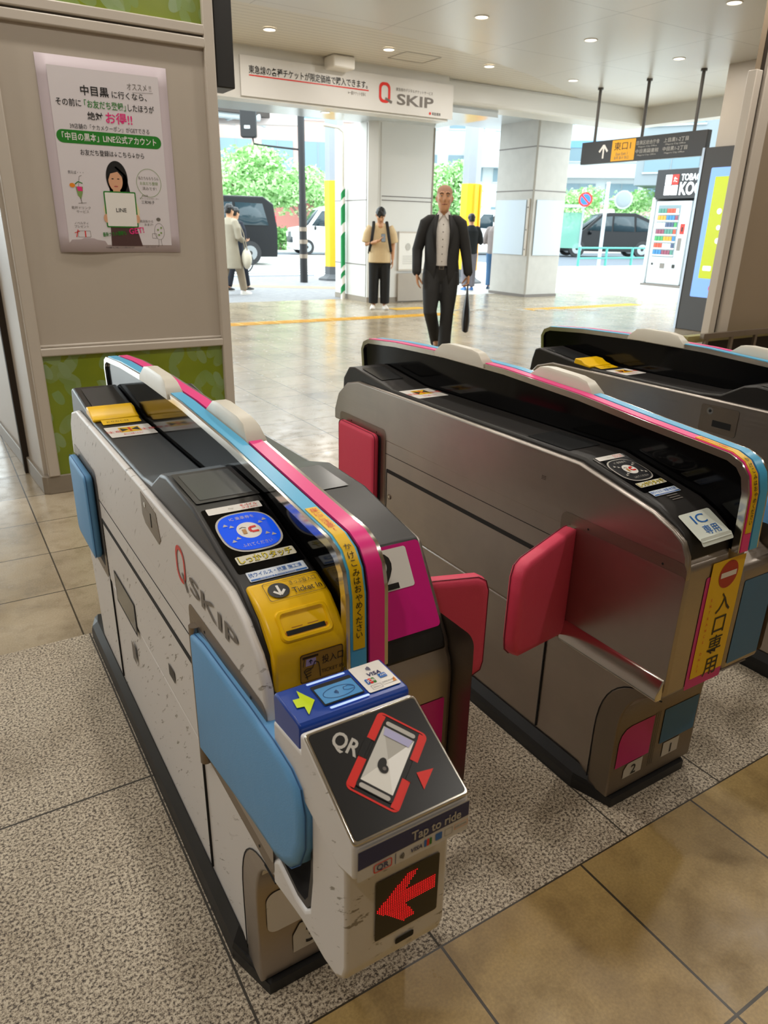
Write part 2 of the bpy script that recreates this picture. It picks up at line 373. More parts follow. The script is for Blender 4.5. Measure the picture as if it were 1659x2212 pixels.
def ceiling_light(x, y, z, label):
    t = thing('ceiling_light', label, 'ceiling light', (x, y, z), 0, 'round downlights in the ceiling')
    b = MB(); R = [[V((r*cos(2*pi*k/24), r*sin(2*pi*k/24), h)) for k in range(24)] for r, h in ((.085, .01), (.085, -.006), (.072, -.008), (.066, .004))]
    b.loft(R, WHT, caps=False); b.build('trim_ring', t)
    b = MB(); b.cyl((0, 0, .006), (0, 0, -.002), .067, mat('lit_lamp', '#fff3dd', .4, emit='#fff0d8', estr=7)); b.build('diffuser', t)
    la = bpy.data.lights.new('lamp', 'AREA'); la.shape = 'DISK'; la.size = .13; la.energy = LAMP_W; la.color = LAMP_COL
    lo = bpy.data.objects.new('lamp', la); COL.objects.link(lo); lo.parent = t; lo.location = (0, 0, -.012)
SEEN = {(4.15, 9.5): 'round downlight nearest the top left sign box, in the slatted ceiling', (5.87, 9.5): 'round downlight over the banner beside the ceiling hatch',
        (7.6, 9.5): 'round downlight above the right end of the banner', (9.3, 9.5): 'round downlight over the right stone column',
        (5.87, 7.53): 'round downlight at the top middle of the smooth ceiling', (7.6, 7.53): 'round downlight in the smooth ceiling, above the hanging sign rods',
        (9.3, 7.53): 'round downlight beside the right end of the hanging sign', (7.6, 5.57): 'round downlight nearest the top right corner of the photo'}
for y in (9.5, 7.53, 5.57, 3.6, 1.63, -.34):
    for x in (-2.73, -1.01, .71, 2.43, 4.15, 5.87, 7.6, 9.3):
        if y > 6 and x < 2 or y < 0 and x not in (-1.01, 2.43, 5.87): continue
        ceiling_light(x, y, CEIL, SEEN.get((x, y), 'round downlight in the ceiling outside the picture'))
ceiling_light(4.3, 11.8, 3.17, 'round downlight under the low soffit beside the left pillar')
ceiling_light(6.3, 12.2, 3.17, 'round downlight under the low soffit beside the white column')
# ceiling hatch and box above the banner
b = MB(); fr = F((6.45, 9.75, CEIL + .012), (1, 0, 0), (0, -1, 0))
b.ring(fr, rrect(-.3, -.25, .3, .25, .01), rrect(-.285, -.235, .285, .235, .01), GREYT, .002)
tag(b.build('ceiling_hatch'), 'square access hatch outlined in the slatted ceiling above the banner', 'hatch')
b = MB(); b.box(5.4, 5.75, 10.2, 10.5, 3.45, CEIL + .01, WHT)
tag(b.build('ceiling_unit', bevel=.02), 'small white box fixed where the ceiling meets the bulkhead', 'ceiling unit')

# ------------------------------------------------------------------ left pillar
PX0, PX1, PY = .39, 1.45, 4.03
b = MB(); b.prism([(PX0, PY + .02), (PX1, PY + .02), (PX1, 5.5), (.27, 5.5), (PX0 - .02, PY + .03)], .0, CEIL, BEIGE, 'z')
pil = struct(b.build('wall_pillar', smooth=False), 'beige clad pillar at the left carrying the poster', 'pillar')
def bar(name, x0, x1, z0, z1, m, d=.03): 
    b = MB(); b.box(x0, x1, PY - d, PY + .02, z0, z1, m); return b.build(name, pil, .006)
bar('frame_post', PX0 - .002, PX0 + .055, .1, CEIL - .01, FRAME); bar('frame_post', PX1 - .055, PX1, .1, CEIL - .01, FRAME)
bar('frame_rail', PX0 + .05, PX1 - .05, .735, .775, FRAME); bar('frame_rail', PX0 + .05, PX1 - .05, 2.19, 2.235, FRAME); bar('frame_rail', PX0 + .05, PX1 - .05, .775, .79, FRAME, .012); bar('frame_rail', PX0 + .05, PX1 - .05, 2.245, 2.29, FRAME, .03)
b = MB(); b.box(PX0 + .05, PX1 - .05, PY - .004, PY + .02, .79, 2.19, BEIGE); b.build('panel', pil)
b = MB(); b.box(PX0 + .05, PX1 - .05, PY - .006, PY + .02, .10, .735, LEAFP); b.build('leaf_panel', pil)['label'] = 'green panel printed with pale leaves'
b = MB(); b.box(PX0 + .05, PX1 - .05, PY - .006, PY + .02, 2.29, CEIL - .01, LEAFP); b.build('leaf_panel', pil)['label'] = 'green panel printed with pale leaves'
b = MB(); b.prism([(PX0 - .012, PY - .02), (PX1 + .008, PY - .02), (PX1 + .008, 5.5), (.26, 5.5), (.26, 5.45), (PX0 - .035, PY)], 0, .1, BASEB, 'z'); b.build('baseboard', pil, .004)['label'] = 'grey baseboard strip'
b = MB(); b.box(.31, .345, 4.45, 4.52, .0, CEIL - .01, mat('brown_gap', '#2b2014', .7)); b.build('gap_strip', pil)['label'] = 'dark vertical joint on the side of the pillar'
# black sign box hanging beside the pillar top
b = MB(); b.box(1.457, 1.555, 4.02, 4.2, 2.03, CEIL - .005, mat('matte_black_metal', '#1c1b1a', .5))
tag(b.build('sign_box', bevel=.006), 'tall black sign box hanging at the upper right edge of the left pillar', 'sign')

# poster on the pillar
pr = F((.605, PY - .005, 1.235), (1, 0, 0), (0, 0, 1)); PWD, PHT = .594, .848
t = MB(); n = 10
vs = []
for j in range(n + 1):
    for i in range(n + 1):
        x, y = PWD * i / n, PHT * j / n
        lift = .0015 + .009 * math.exp(-((x - .12) / .11) ** 2) * math.exp(-(y / .024) ** 2) + .0012 * (1 + sin(11 * x + 5 * y))
        vs.append(pr.pt(x, y, lift))
t.add(vs, [(j*(n+1)+i, j*(n+1)+i+1, (j+1)*(n+1)+i+1, (j+1)*(n+1)+i) for j in range(n) for i in range(n)], mat('poster_border', '#c9bcc2', .5))
poster = tag(t.build('poster', solid=.0006), 'portrait paper poster with green banner and woman in cream sweater on left pillar', 'poster')
b = MB(); q = F(pr.pt(0, 0, .006), (1, 0, 0), (0, 0, 1))
b.poly(q, [(.045, .035), (.55, .035), (.55, .805), (.045, .805)], PAPER, 0)
b.text(q, '中目黒', .245, .715, .044, INK, bold=.018); b.text(q, 'に行くなら、', .405, .71, .033, INK, bold=.012, width=.165)
b.text(q, 'その前に', .122, .66, .034, INK, bold=.012, width=.112); b.text(q, '「お友だち登録」', .287, .66, .036, GRN, bold=.014, width=.19); b.text(q, 'したほうが', .455, .66, .034, INK, bold=.012, width=.125)
b.text(q, '絶対', .235, .61, .036, INK, bold=.014); b.text(q, 'お得!!', .345, .608, .052, mat('poster_pink', '#e0287a', .5), bold=.018, width=.125)
b.text(q, 'オススメ !!', .455, .752, .034, GREYT, rot=.02, width=.115); b.stroke(q, [(.42, .727), (.52, .733)], .0015, GREYT)
b.text(q, '39店舗の「ナカメクーポン」がGETできる', .30, .562, .025, INK, width=.37)
b.rr(q, .05, .488, .54, .545, .028, mat('poster_green', '#167a16', .5), .0006); b.text(q, '「中目の黒本」LINE公式アカウント', .295, .517, .036, WHT, bold=.012, width=.44)
b.text(q, 'お友だち登録は↓こちら↓から', .298, .452, .028, INK, bold=.008, width=.30)
# woman holding a board: hair, face, sweater, skirt; the board stays blank
b.poly(q, oval(.305, .345, .052, .078), HAIR, .0008); b.poly(q, [(.305, .40), (.35, .36), (.365, .27), (.35, .235), (.32, .25), (.30, .27), (.265, .28), (.26, .35)], HAIR, .0008)
b.poly(q, [(.235, .145), (.225, .2), (.24, .26), (.285, .285), (.33, .28), (.385, .25), (.40, .20), (.395, .14), (.30, .12)], mat('poster_cream', '#e3d6b0', .6), .0007)
b.poly(q, oval(.297, .335, .034, .05), mat('poster_skin', '#d6a27e', .6), .0011); b.poly(q, [(.283, .30), (.312, .30), (.318, .27), (.298, .26), (.278, .272)], mat('poster_skin', '#d6a27e', .6), .0010)
for ex in (.284, .311): b.poly(q, oval(ex, .342, .006, .0025, 12), INK, .0014)
b.poly(q, oval(.297, .308, .010, .003, 12), mat('poster_lip', '#b3524e', .5), .0014)
b.poly(q, [(.262, .335), (.27, .385), (.30, .392), (.335, .36), (.336, .345), (.31, .375), (.275, .365)], HAIR, .0013)
b.poly(q, [(.245, .03), (.40, .03), (.375, .13), (.25, .13)], mat('poster_skirt', '#4a2f2c', .6), .0007)
for ex in (.235, .385): b.poly(q, oval(ex, .16, .014, .02, 14), mat('poster_skin', '#d6a27e', .6), .0017)
b.rr(q, .232, .118, .388, .285, .006, mat('poster_green', '#167a16', .5), .0014); b.rr(q, .238, .124, .382, .279, .003, WHT, .0018); b.text(q, 'LINE', .31, .20, .026, INK, .0024, bold=.01)
b.text(q, '最新ナカメ情報も', .265, .088, .022, mat('poster_green', '#167a16', .5), .0020, bold=.012, rot=.09, width=.115); b.text(q, 'GET!', .375, .105, .038, mat('poster_pink', '#e0287a', .5), .0022, bold=.02, rot=.12, width=.075)
b.ring(q, oval(.46, .33, .062, .066), oval(.46, .33, .060, .064), mat('poster_leaf', '#7f9a5a', .5), .001)
for k, tx in enumerate(('私たちももちろん', 'お友だち登録', '済みです!')): b.text(q, tx, .46, .352 - .024*k, .017, GREYT if k != 1 else mat('poster_leaf', '#7f9a5a', .5), width=(.10, .09, .07)[k])
b.stroke(q, [(.425, .275), (.41, .255)], .002, mat('poster_leaf', '#7f9a5a', .5))
b.text(q, '例えば・・・', .115, .362, .016, INK, width=.07); b.text(q, '乾杯ドリンク', .12, .205, .015, GREYT); b.text(q, 'サービス', .125, .187, .015, GREYT)
b.poly(q, [(.105, .30), (.14, .30), (.135, .27), (.125, .245), (.112, .26)], mat('poster_leaf', '#7f9a5a', .5), .001); b.poly(q, [(.11, .30), (.135, .30), (.137, .28), (.115, .28)], mat('poster_pink', '#e0287a', .5), .0013); b.poly(q, oval(.092, .305, .013, .010, 14), ORG, .0012)
b.stroke(q, [(.123, .25), (.127, .225)], .003, GREYT); b.stroke(q, [(.11, .225), (.148, .228)], .002, GREYT); b.stroke(q, [(.12, .30), (.128, .345), (.14, .35)], .002, GREYT); b.stroke(q, [(.105, .31), (.12, .322), (.14, .315)], .004, GRN)
b.text(q, 'ノベルティ', .112, .135, .014, GREYT); b.text(q, 'プレゼント', .112, .119, .014, GREYT)
b.ring(q, rrect(.09, .07, .15, .10, .003), rrect(.0915, .0715, .1485, .0985, .003), GREYT); b.stroke(q, [(.125, .07), (.125, .10)], .005, RED); b.stroke(q, [(.082, .07), (.092, .105)], .004, RED); b.stroke(q, [(.075, .09), (.10, .098)], .003, RED)
b.text(q, '商店街から', .43, .15, .014, GREYT); b.text(q, 'おまけ!', .44, .134, .014, GREYT)
b.ring(q, oval(.492, .102, .026, .04, 20), oval(.492, .102, .0245, .0385, 20), GREYT); b.poly(q, oval(.492, .16, .011, .009, 14), GREYT); b.stroke(q, [(.485, .063), (.483, .03), (.475, .028)], .002, GREYT); b.stroke(q, [(.497, .063), (.5, .032)], .002, GREYT); b.ring(q, rrect(.453, .068, .477, .092, .002), rrect(.4545, .0695, .4755, .0905, .002), GREYT)
for p_ in ((.485, .11), (.50, .095), (.488, .085), (.502, .12)): b.poly(q, oval(*p_, .005, .005, 10), mat('poster_leaf', '#7f9a5a', .5), .0012)
b.text(q, '中目黒', .435, .27, .010, GREYT); b.text(q, 'オフィシャルサポーター', .455, .257, .009, GREYT); b.text(q, '三和裕子', .447, .24, .017, INK)
b.text(q, '※商店街以外の店舗でもご利用いただける場合があります', .27, .022, .009, INK, width=.17); b.text(q, 'お問い合わせ', .44, .026, .009, GREYT)
b.build('print', poster)

# ------------------------------------------------------------------ ticket gates (local x from the left face; y, z as in the hall)
YO = 1.5
def dims(gw, lb, rb, dy):
    global GW, LB, RB0, FIN
    GW, LB, RB0 = gw, lb, rb; FIN = [(y + (dy if y < 1.0 else 0), z) for y, z in FIN0]
FIN0 = [(2.43, .87), (2.44, .94), (2.425, .968), (2.39, .982), (2.2, .995), (1.9, 1.003), (1.6, 1.0), (1.3, .984), (1.08, .963), (.93, .949), (.875, .944), (.845, .932), (.825, .908), (.815, .87), (.81, .735)]
def norm_path(P):
    o = []
    for i in range(len(P)):
        a, b_ = V((*P[max(i-1, 0)], 0)), V((*P[min(i+1, len(P)-1)], 0)); d = (b_ - a).normalized(); o.append((d.y, -d.x))
    return o
def inset(P, t):   # towards the inside of the fin
    return [(p[0] - n_[0]*t, p[1] - n_[1]*t) for p, n_ in zip(P, norm_path(P))]
def band(b, P, x0, x1, t0, t1, m):
    A, B = inset(P, t0), inset(P, t1); n = len(P)
    vs = [(x, *q) for x in (x0, x1) for L in (A, B) for q in L]; fs = []
    for i in range(n - 1):
        for a, c in ((0, 1), (1, 3), (3, 2), (2, 0)):
            fs.append((a*n + i, a*n + i+1, c*n + i+1, c*n + i))
    fs += [(0, n, 3*n, 2*n), (n-1, 2*n-1, 4*n-1, 3*n-1)]
    return b.add(vs, fs, m)
def ztop(y):
    P = sorted(FIN[3:11])
    for a, c in zip(P, P[1:]):
        if a[0] <= y <= c[0]: return a[1] + (c[1]-a[1]) * (y-a[0]) / (c[0]-a[0])
    return P[0][1]
PL_TICKET = [(.80, .395), (.80, .715), (.808, .76), (.835, .803), (.88, .838), (.935, .86), (1.0, .866), (2.2, .866), (2.29, .842), (2.335, .80), (2.355, .74), (2.36, .395)]
PL_IC = [(.80, .39), (.80, .715), (.806, .752), (.822, .782), (.85, .80), (.905, .822), (1.13, .869), (2.2, .869), (2.28, .85), (2.345, .80), (2.375, .735), (2.38, .39)]
PR_EXIT = [(.805, .395), (.805, .64), (.815, .672), (.855, .69), (.865, .70), (.965, .862), (1.03, .872), (2.2, .872), (2.3, .84), (2.36, .74), (2.37, .395)]
def bez(a, b_, c, d, n=10): return [tuple(a[i]*(1-t)**3 + 3*b_[i]*t*(1-t)**2 + 3*c[i]*t*t*(1-t) + d[i]*t**3 for i in (0, 1)) for t in [k/n for k in range(n + 1)]]
CUT = [(.972, .05), (.972, .17)] + bez((.972, .20), (.972, .33), (.92, .378), (.845, .392)) + [(.80, .394)]
SKF = [(.903, .03), (.903, .20)] + bez((.903, .23), (.903, .31), (.88, .36), (.815, .394))
LOWER = [(.905, .05), (.905, .20)] + bez((.905, .23), (.905, .31), (.88, .36), (.80, .40)) + [ (2.36, .40), (2.33, .32), (2.29, .05)]
def pad_part(name, g, fr, outline, th, m):
    cx = sum(p[0] for p in outline)/len(outline); cy = sum(p[1] for p in outline)/len(outline)
    def ring(ins, h): 
        o = []
        for x, y in outline:
            dx, dy = x-cx, y-cy; L = math.hypot(dx, dy); o.append(fr.pt(x - dx/L*ins, y - dy/L*ins, h))
        return o
    b = MB(off=(0, -YO, 0)); b.loft([ring(.020, -.001), ring(.006, .001), ring(.001, .006), ring(0, th*.5), ring(.001, th-.006), ring(.006, th-.001), ring(.020, th+.001)], m)
    o = b.build(name, g, angle=60)
    # stitched edge seam
    s_ = MB(off=(0, -YO, 0)); A, B = ring(-.0012, th*.80), ring(-.0012, th*.80 + .002); s_.loft([ring(.0005, th*.79), A, B, ring(.0005, th*.82)], mat('seam_thread', '#7a2436', .6) if m is PADP else mat('seam_thread_blue', '#2d5f96', .6), caps=False); s_.build('edge_seam', o)
    return o
def G(off=True): return MB(off=(0, -YO, 0))
def reader_set(g, fr, w, lit, ysc=1.0):
    """IC reader face and its stickers on a sloping plate; fr origin = bottom left, y up the slope"""
    b = G(); b.rr(fr, .004, -.005, w-.004, .15*ysc, .004, GLOSS, .0006)
    b.build('reader_plate', g)
    col = ICB if lit else mat('unlit_reader', '#2c2c2e', .2)
    cx, cy = w/2, .082*ysc; k = w/.122
    b = G(); b.poly(fr, oval(cx, cy, .052*k, .047*ysc, 40, .72), SILV, .0012); b.poly(fr, oval(cx, cy, .0485*k, .0435*ysc, 40, .72), col, .0022)
    b.oval(fr, cx, cy, .021*k, .019*ysc, WHT, .0028)
    b.poly(fr, [(cx-.013*k, cy-.009), (cx-.006*k, cy-.009), (cx-.005*k, cy+.004), (cx-.012*k, cy+.004)], mat('tan_print', '#b98a4a', .5), .0034)
    b.stroke(fr, [(cx-.015*k, cy+.007), (cx-.009*k, cy+.010), (cx-.003*k, cy+.007)], .0015, GREYT, .0034)
    b.stroke(fr, [(cx+.014*k, cy+.007), (cx+.003*k, cy+.006), (cx+.001*k, cy), (cx+.003*k, cy-.006), (cx+.015*k, cy-.006)], .005, RED, .0034)
    for a in (35, 145, 215, 325):
        for rr_ in (.031, .042):
            x, y = cx + rr_*k*cos(rad(a)), cy + .8*rr_*ysc*sin(rad(a)); b.poly(fr, [(x-.0045*k, y-.003), (x+.0045*k, y-.003), (x, y+.004)], SILV, .0034)
    b.text(fr, 'IC 乗車券を', cx, cy + .031*ysc, .010*k, SILV, .0034, width=.044*k); b.text(fr, 'ふれてください', cx, cy - .033*ysc, .010*k, SILV, .0034, width=.052*k)
    b.build('touch_reader', g)
    b = G(); b.rr(fr, .012, .134*ysc, w-.012, .150*ysc, .002, WHT, .0014); b.text(fr, 'モバイル', w*.72, .1445*ysc, .008*k, RED, .0020, bold=.01); b.text(fr, '対応', w*.72, .138*ysc, .004, RED, .0020, width=.03); b.text(fr, 'Pay', w*.45, .142*ysc, .007*k, SILV, .0020)
    b.build('payment_sticker', g)
    b = G(); b.rr(fr, .012, .012*ysc, w-.010, .030*ysc, .003, mat('cream_sticker', '#d8d3bd', .4), .0014); b.text(fr, 'しっかりタッチ', w/2, .0208*ysc, .016*ysc, INK, .0018, width=.092*k, bold=.045); b.text(fr, 'しっかりタッチ', w/2, .0208*ysc, .016*ysc, mat('lemon_print', '#e8d21c', .4), .0022, width=.090*k, bold=.005)
    b.build('touch_sticker', g)
    fr2 = F(fr.pt(0, -.004 - .022*ysc), fr.u, fr.v)
    b = G(); b.rr(fr2, .014, .0, w-.010, .020*ysc, .002, mat('pale_blue_sticker', '#d9e2ee', .4), .0014); b.text(fr2, '抗ウイルス・抗菌 施工済', w/2, .0125*ysc, .0105*k, BLU, .0020, width=.090*k, bold=.008); b.poly(fr2, [(.016, .0015), (w-.012, .0015), (w-.012, .005), (.016, .005)], BLU, .0018); b.text(fr2, 'Anti-Virus & Bacteria Coating', w/2, .0033, .0036, WHT, .0022, width=.06*k)
    b.build('coating_sticker', g)
def warn_sticker(g, fr, w, h):
    b = G(); b.rr(fr, 0, 0, w, h, .004, WHT, .0008); b.rr(fr, w*.28, h*.38, w*.74, h*.86, .002, YST, .0012)
    b.poly(fr, [(w*.31, h*.45), (w*.31, h*.8), (w*.48, h*.62)], INK, .0016); b.poly(fr, [(w*.71, h*.45), (w*.71, h*.8), (w*.54, h*.62)], INK, .0016); b.stroke(fr, [(w*.51, h*.45), (w*.51, h*.80)], w*.05, RED, .0018)
    b.text(fr, '扉にご注意ください', w*.5, h*.20, h*.17, RED, .0014, width=w*.42); b.text(fr, '注意', w*.14, h*.5, h*.2, RED, .0014); b.text(fr, '注意', w*.87, h*.5, h*.2, RED, .0014)
    b.build('caution_sticker', g)

D1, D2 = (.378, .136, .214, .002), (.372, .151, .229, -.020)
dims(*D1)
def gate(X0, dm, label, left, body, num_l, num_r, lrail, rrail, pads, flap_l, flap_r, far=True):
    dims(*dm)
    g = thing('ticket_gate', label, 'ticket gate', (X0, YO, 0), 0, 'automatic ticket gates in a row')
    # rubber plinth with a chamfered corner
    b = G(); o_ = [(-.02, 1.0), (.015, .893), (.30, .893), (.345, 1.0), (.345, 2.42), (.30, 2.46), (.0, 2.46), (-.02, 2.40)]; i_ = [(.0, 1.01), (.028, .908), (.30, .908), (.325, 1.0), (.325, 2.38), (.30, 2.43), (.01, 2.43), (0, 2.38)]
    lo = lambda y, z: z if y > .95 else min(z, .028); b.loft([[(x, y, 0) for x, y in o_], [(x, y, lo(y, .030)) for x, y in o_], [(x*.97+.003, y, lo(y, .045)) for x, y in o_], [(x, y, lo(y, .070)) for x, y in i_]], RUB); b.build('plinth', g, smooth=False)
    # lower and upper cabinet
    b = G(); b.prism(LOWER, .004, .328, body if body is STEEL else WRAP); b.build('lower_cabinet', g, .012)
    b = G(); b.prism(SKF + [q for q in CUT if q[0] < .8449 or q[0] > .846][::-1][1:-1] + [(.968, .03)], .002, .335, STEEL_D if body is STEEL else STEEL); b.build('front_skirt', g, .014, 3)
    P = PL_TICKET if left != 'ic' else PL_IC
    Pu = [(.80, .697)] + [q for q in P if q[1] > .70] + [(2.36 if left != 'ic' else 2.375, .697)]
    b = G(); b.prism(Pu, 0, .017, body); b.build('left_side_panel', g, .006, 3)
    b = G(); top_ = [(.80, .395), (.80, .690), (.804, .708), (.815, .722), (.84, .730)] if left != 'ic' else [(.80, .395), (.80, .715), (.804, .733), (.812, .745), (.84, .752)]; b.prism(top_ + [ (2.3, .74), (2.35, .70), (2.355, .395)], .0006, LB + .004, body if left != 'qr' else WRAP); b.build('left_cabinet', g, .020, 4)
    b = G(); b.prism(PR_EXIT if dm is D2 else [(.848, .395), (.848, .640), (.853, .666), (.862, .682)] + PR_EXIT[4:], RB0 - .004, GW, STEEL); b.build('right_cabinet', g, .012, 3)
    b = G(); b.box(LB, RB0, .815, 2.36, .40, .75, STEEL_D); b.build('centre_cabinet', g, .004)
    # seams, groove
    b = G(); b.box(-.0006, .004, 1.165, 1.99, .590, .603, SEAM); b.box(-.0006, .004, 1.168, 1.171, .075, .43, SEAM); b.box(-.0006, .004, 1.99, 1.993, .075, .60, SEAM); b.box(-.0005, .004, 1.18, 2.0, .655, .6565, SEAM)
    q = CUT
    for a, c in zip(q, q[1:]):
        n_ = V((c[1]-a[1], a[0]-c[0])).normalized() * .0011; b.prism([(a[0]-n_.x, a[1]-n_.y), (a[0]+n_.x, a[1]+n_.y), (c[0]+n_.x, c[1]+n_.y), (c[0]-n_.x, c[1]-n_.y)], .0015 if a[1] < .39 else 0, .003, SEAM)
    b.box(.364, GW + .0006, 1.165, 1.99, .590, .603, SEAM)
    b.build('panel_seam', g)
    # pads folded into the far recesses and the near swing flaps
    for sx in (0, 1):
        fx = F((0 if not sx else GW, 0, 0), (0, -1, 0) if not sx else (0, 1, 0), (0, 0, 1)); sg = -1 if not sx else 1
        for (ya, yb, nm) in ((.80, 1.165, 0), (2.0, 2.33, 1)):
            b = G()
            lo, hi = (sorted((sg*ya, sg*yb))); b.rr(fx, lo, .405, hi, .737, .02, STEEL_D, .0006)
            lo2, hi2 = sorted((sg*(ya + (.0 if nm == 0 else .03)), sg*(yb - (.045 if nm == 0 else .012)))); b.rr(fx, lo2, .435, hi2, .708, .01, SEAM if nm else STEEL, .0010)
            for yy in (ya + .06, yb - .09):
                for zz in (.42, .717): b.oval(fx, sg*yy, zz, .003, .003, SEAM, .0014, 10)
            b.build('recess_plate', g)
        if not sx or True:
            fo = F(fx.pt(sg*2.17, .585, .0015), fx.u, fx.v); pad_part('barrier_pad', g, fo, rrect(-.13, -.128, .13, .128, .02), .024, pads[sx])
    if left == 'qr':
        fo = F((-.004, 0, 0), (0, -1, 0), (0, 0, 1))
        pts = [(-1.135, .692), (-1.06, .704), (-.95, .708), (-.85, .712), (-.76, .713), (-.70, .708), (-.672, .695), (-.660, .66), (-.662, .60), (-.68, .555), (-.71, .52), (-.755, .498), (-.85, .483), (-.95, .467), (-1.06, .447), (-1.135, .432)]
        pad_part('barrier_pad', g, F(fo.pt(0, 0, -.024), (0, -1, 0), (0, 0, 1)), pts, .034, pads[0])
    else:
        d = V((-.93, -.36, 0)); fo = F((0.004, 1.112, 0), d, (0, 0, 1))
        pad_part('barrier_pad', g, fo, [(0, .705), (.02, .708), (.25, .708), (.275, .70), (.287, .675), (.29, .52), (.285, .49), (.262, .468), (.02, .412), (0, .412)], -.038 if False else .036, pads[0])
    d = V((.94, -.30, 0)); fo = F((GW - .004, 1.112, 0), d, (0, 0, 1))
    pad_part('barrier_pad', g, fo, [(0, .705), (.02, .708), (.21, .708), (.228, .698), (.235, .675), (.235, .50), (.23, .478), (.212, .466), (.02, .412), (0, .412)], .036, pads[1])
    for sx, dx in ((0, -.004), (1, GW + .004)):
        b = G(); b.cyl((dx, 1.125, .40), (dx, 1.125, .706), .011, STEEL_D, 12); b.build('hinge_post', g)
    # fin between the two lanes
    b = G(); A = inset(FIN, .009); b.prism(A, LB + .010, RB0 - .010, GLOSS); b.build('divider_glass', g)
    b = G(); band(b, FIN, LB + .002, LB + .009, -.001, .015, BRIGHT); band(b, FIN, RB0 - .009, RB0 - .002, -.001, .015, BRIGHT); band(b, FIN, LB + .034, RB0 - .034, .002, .012, BLACK)
    b.build('divider_rim', g, angle=50)
    b = G(); band(b, FIN, LB + .009, LB + .036, -.0025, .010, lrail); b.build('lane_rail', g, angle=50)
    b = G(); band(b, FIN, RB0 - .036, RB0 - .009, -.0025, .010, rrail); b.build('lane_rail', g, angle=50)
    for y0, y1, x0, x1 in ((1.69, 1.95, LB - .002, LB + .038), (1.28, 1.53, RB0 - .040, RB0 + .002)):
        R = []
        for y, h, ins in ((y1, -.012, .0), (y1 - .004, .002, .0), (y1 - .035, .028, .006), (y1 - .07, .033, .007), (y0 + .07, .033, .007), (y0 + .035, .027, .006), (y0 + .004, .002, 0), (y0, -.012, 0)):
            z = ztop(y); R.append([(x0, y, z - .012), (x1, y, z - .012), (x1 - ins*.4, y, z + h*.8), (x1 - ins, y, z + h), (x0 + ins, y, z + h), (x0 + ins*.4, y, z + h*.8)])
        b = G(); b.loft(R, IVORY); b.build('sensor_cover', g, .003)
    # yellow warning strip on the rail
    if left != 'front':
        Q = [(FIN[9][0] + .04, .9526)] + FIN[9:14] + [(FIN[13][0] - .0033, .78)]; b = G(); band(b, Q, LB + .0125, LB + .0325, -.0042, -.002, YST); ws = b.build('warning_strip', g, angle=50)
        b = G(); Lq = [0]
        for a, c in zip(Q, Q[1:]): Lq.append(Lq[-1] + math.hypot(c[0]-a[0], c[1]-a[1]))
        def along(d):
            for k in range(len(Q) - 1):
                if d <= Lq[k+1] or k == len(Q) - 2:
                    u = (d - Lq[k]) / (Lq[k+1] - Lq[k]); a, c = Q[k], Q[k+1]; t_ = V((0, c[0]-a[0], c[1]-a[1])).normalized()
                    return V((LB + .0225, a[0] + (c[0]-a[0])*u, a[1] + (c[1]-a[1])*u)), t_
        for k, ch in enumerate('扉にご注意!') :
            o_, t_ = along(.012 + .0142*k); fq = F(o_, (1, 0, 0), -t_); b.text(fq, ch, 0, 0, .0145, RED, .0052)
        for k, ch in enumerate('かけこみはおやめください'):
            o_, t_ = along(.125 + .0126*k); fq = F(o_, (1, 0, 0), -t_); b.text(fq, ch, 0, 0, .0132, INK, .0052, bold=.006)
        b.build('lettering', ws)
    # decks
    if left == 'ic':
        b = G(); DK = [(.808, .712), (.815, .77), (.833, .795), (.86, .812), (.905, .832), (1.13, .879), (1.38, .879), (2.0, .876), (2.06, .884), (2.25, .909), (2.29, .905), (2.33, .86), (2.335, .80)]
        b.prism(DK + [(2.3, .75)], .014, LB + .008, DECK); b.build('deck', g, .006, 2)
        b = G(); sl = F((.018, .905, .833), (1, 0, 0), (0, .225, .047)); fd = F((.018, 1.19, .8795), (1, 0, 0), (0, 1, 0)); b.rr(fd, .006, 0, .118, .15, .003, SCREEN, .001); b.build('display', g)
        b = G(); fz = F((.02, 2.06, .885), (1, 0, 0), (0, .19, .025)); b.rr(fz, .015, .03, .105, .17, .003, SCREEN, .0012); b.build('display', g)
        reader_set(g, F(sl.pt(.006, .058), sl.u, sl.v), .112, False, 1.06)
        b = G()
        for k in range(3): b.rr(sl, .05 + .0, .006 + .008*k, .085, .009 + .008*k, .001, GREYT, .001)
        b.poly(sl, [(.04, .030), (.075, .030), (.058, .042)], GREYT, .001); b.build('arrow_print', g)
        ic = F((.032, .820, .7915), (1, 0, 0), (0, .056, .030)); b = G(); b.rr(ic, 0, -.022, .105, .056, .006, mat('ic_label', '#dfe6dc', .35), .0012)
        b.rr(F(ic.pt(0, -.018), (1, 0, 0), (0, .020, .028)), 0, -.012, .105, .006, .004, mat('ic_label', '#dfe6dc', .35), .0016)
        b.text(ic, 'IC', .05, .036, .034, BLU, .0022, width=.042); b.text(ic, '専用', .06, .004, .026, BLU, .0022); b.build('lane_label', g)
        warn_sticker(g, F((.02, 1.84, .8768), (1, 0, 0), (0, 1, 0)), .118, .12)
    else:
        b = G(); DK = [(.818, .712), (.832, .80), (.87, .84), (.91, .862), (.93, .872), (1.02, .893), (1.14, .926), (1.30, .934), (1.345, .925), (1.42, .882), (1.50, .874), (2.0, .874), (2.05, .882), (2.30, .912), (2.325, .905), (2.34, .86), (2.35, .80)]
        b.prism(DK + [(2.33, .74)], .014, LB + .008, DECK); b.build('deck', g, .006, 2)
        b = G(); fd = F((.02, 1.145, .9275), (1, 0, 0), (0, .155, .008)); b.rr(fd, .004, .0, .122, .152, .003, BLACK, .001); b.rr(fd, .014, .012, .112, .14, .003, SCREEN2, .0016); b.build('display', g)
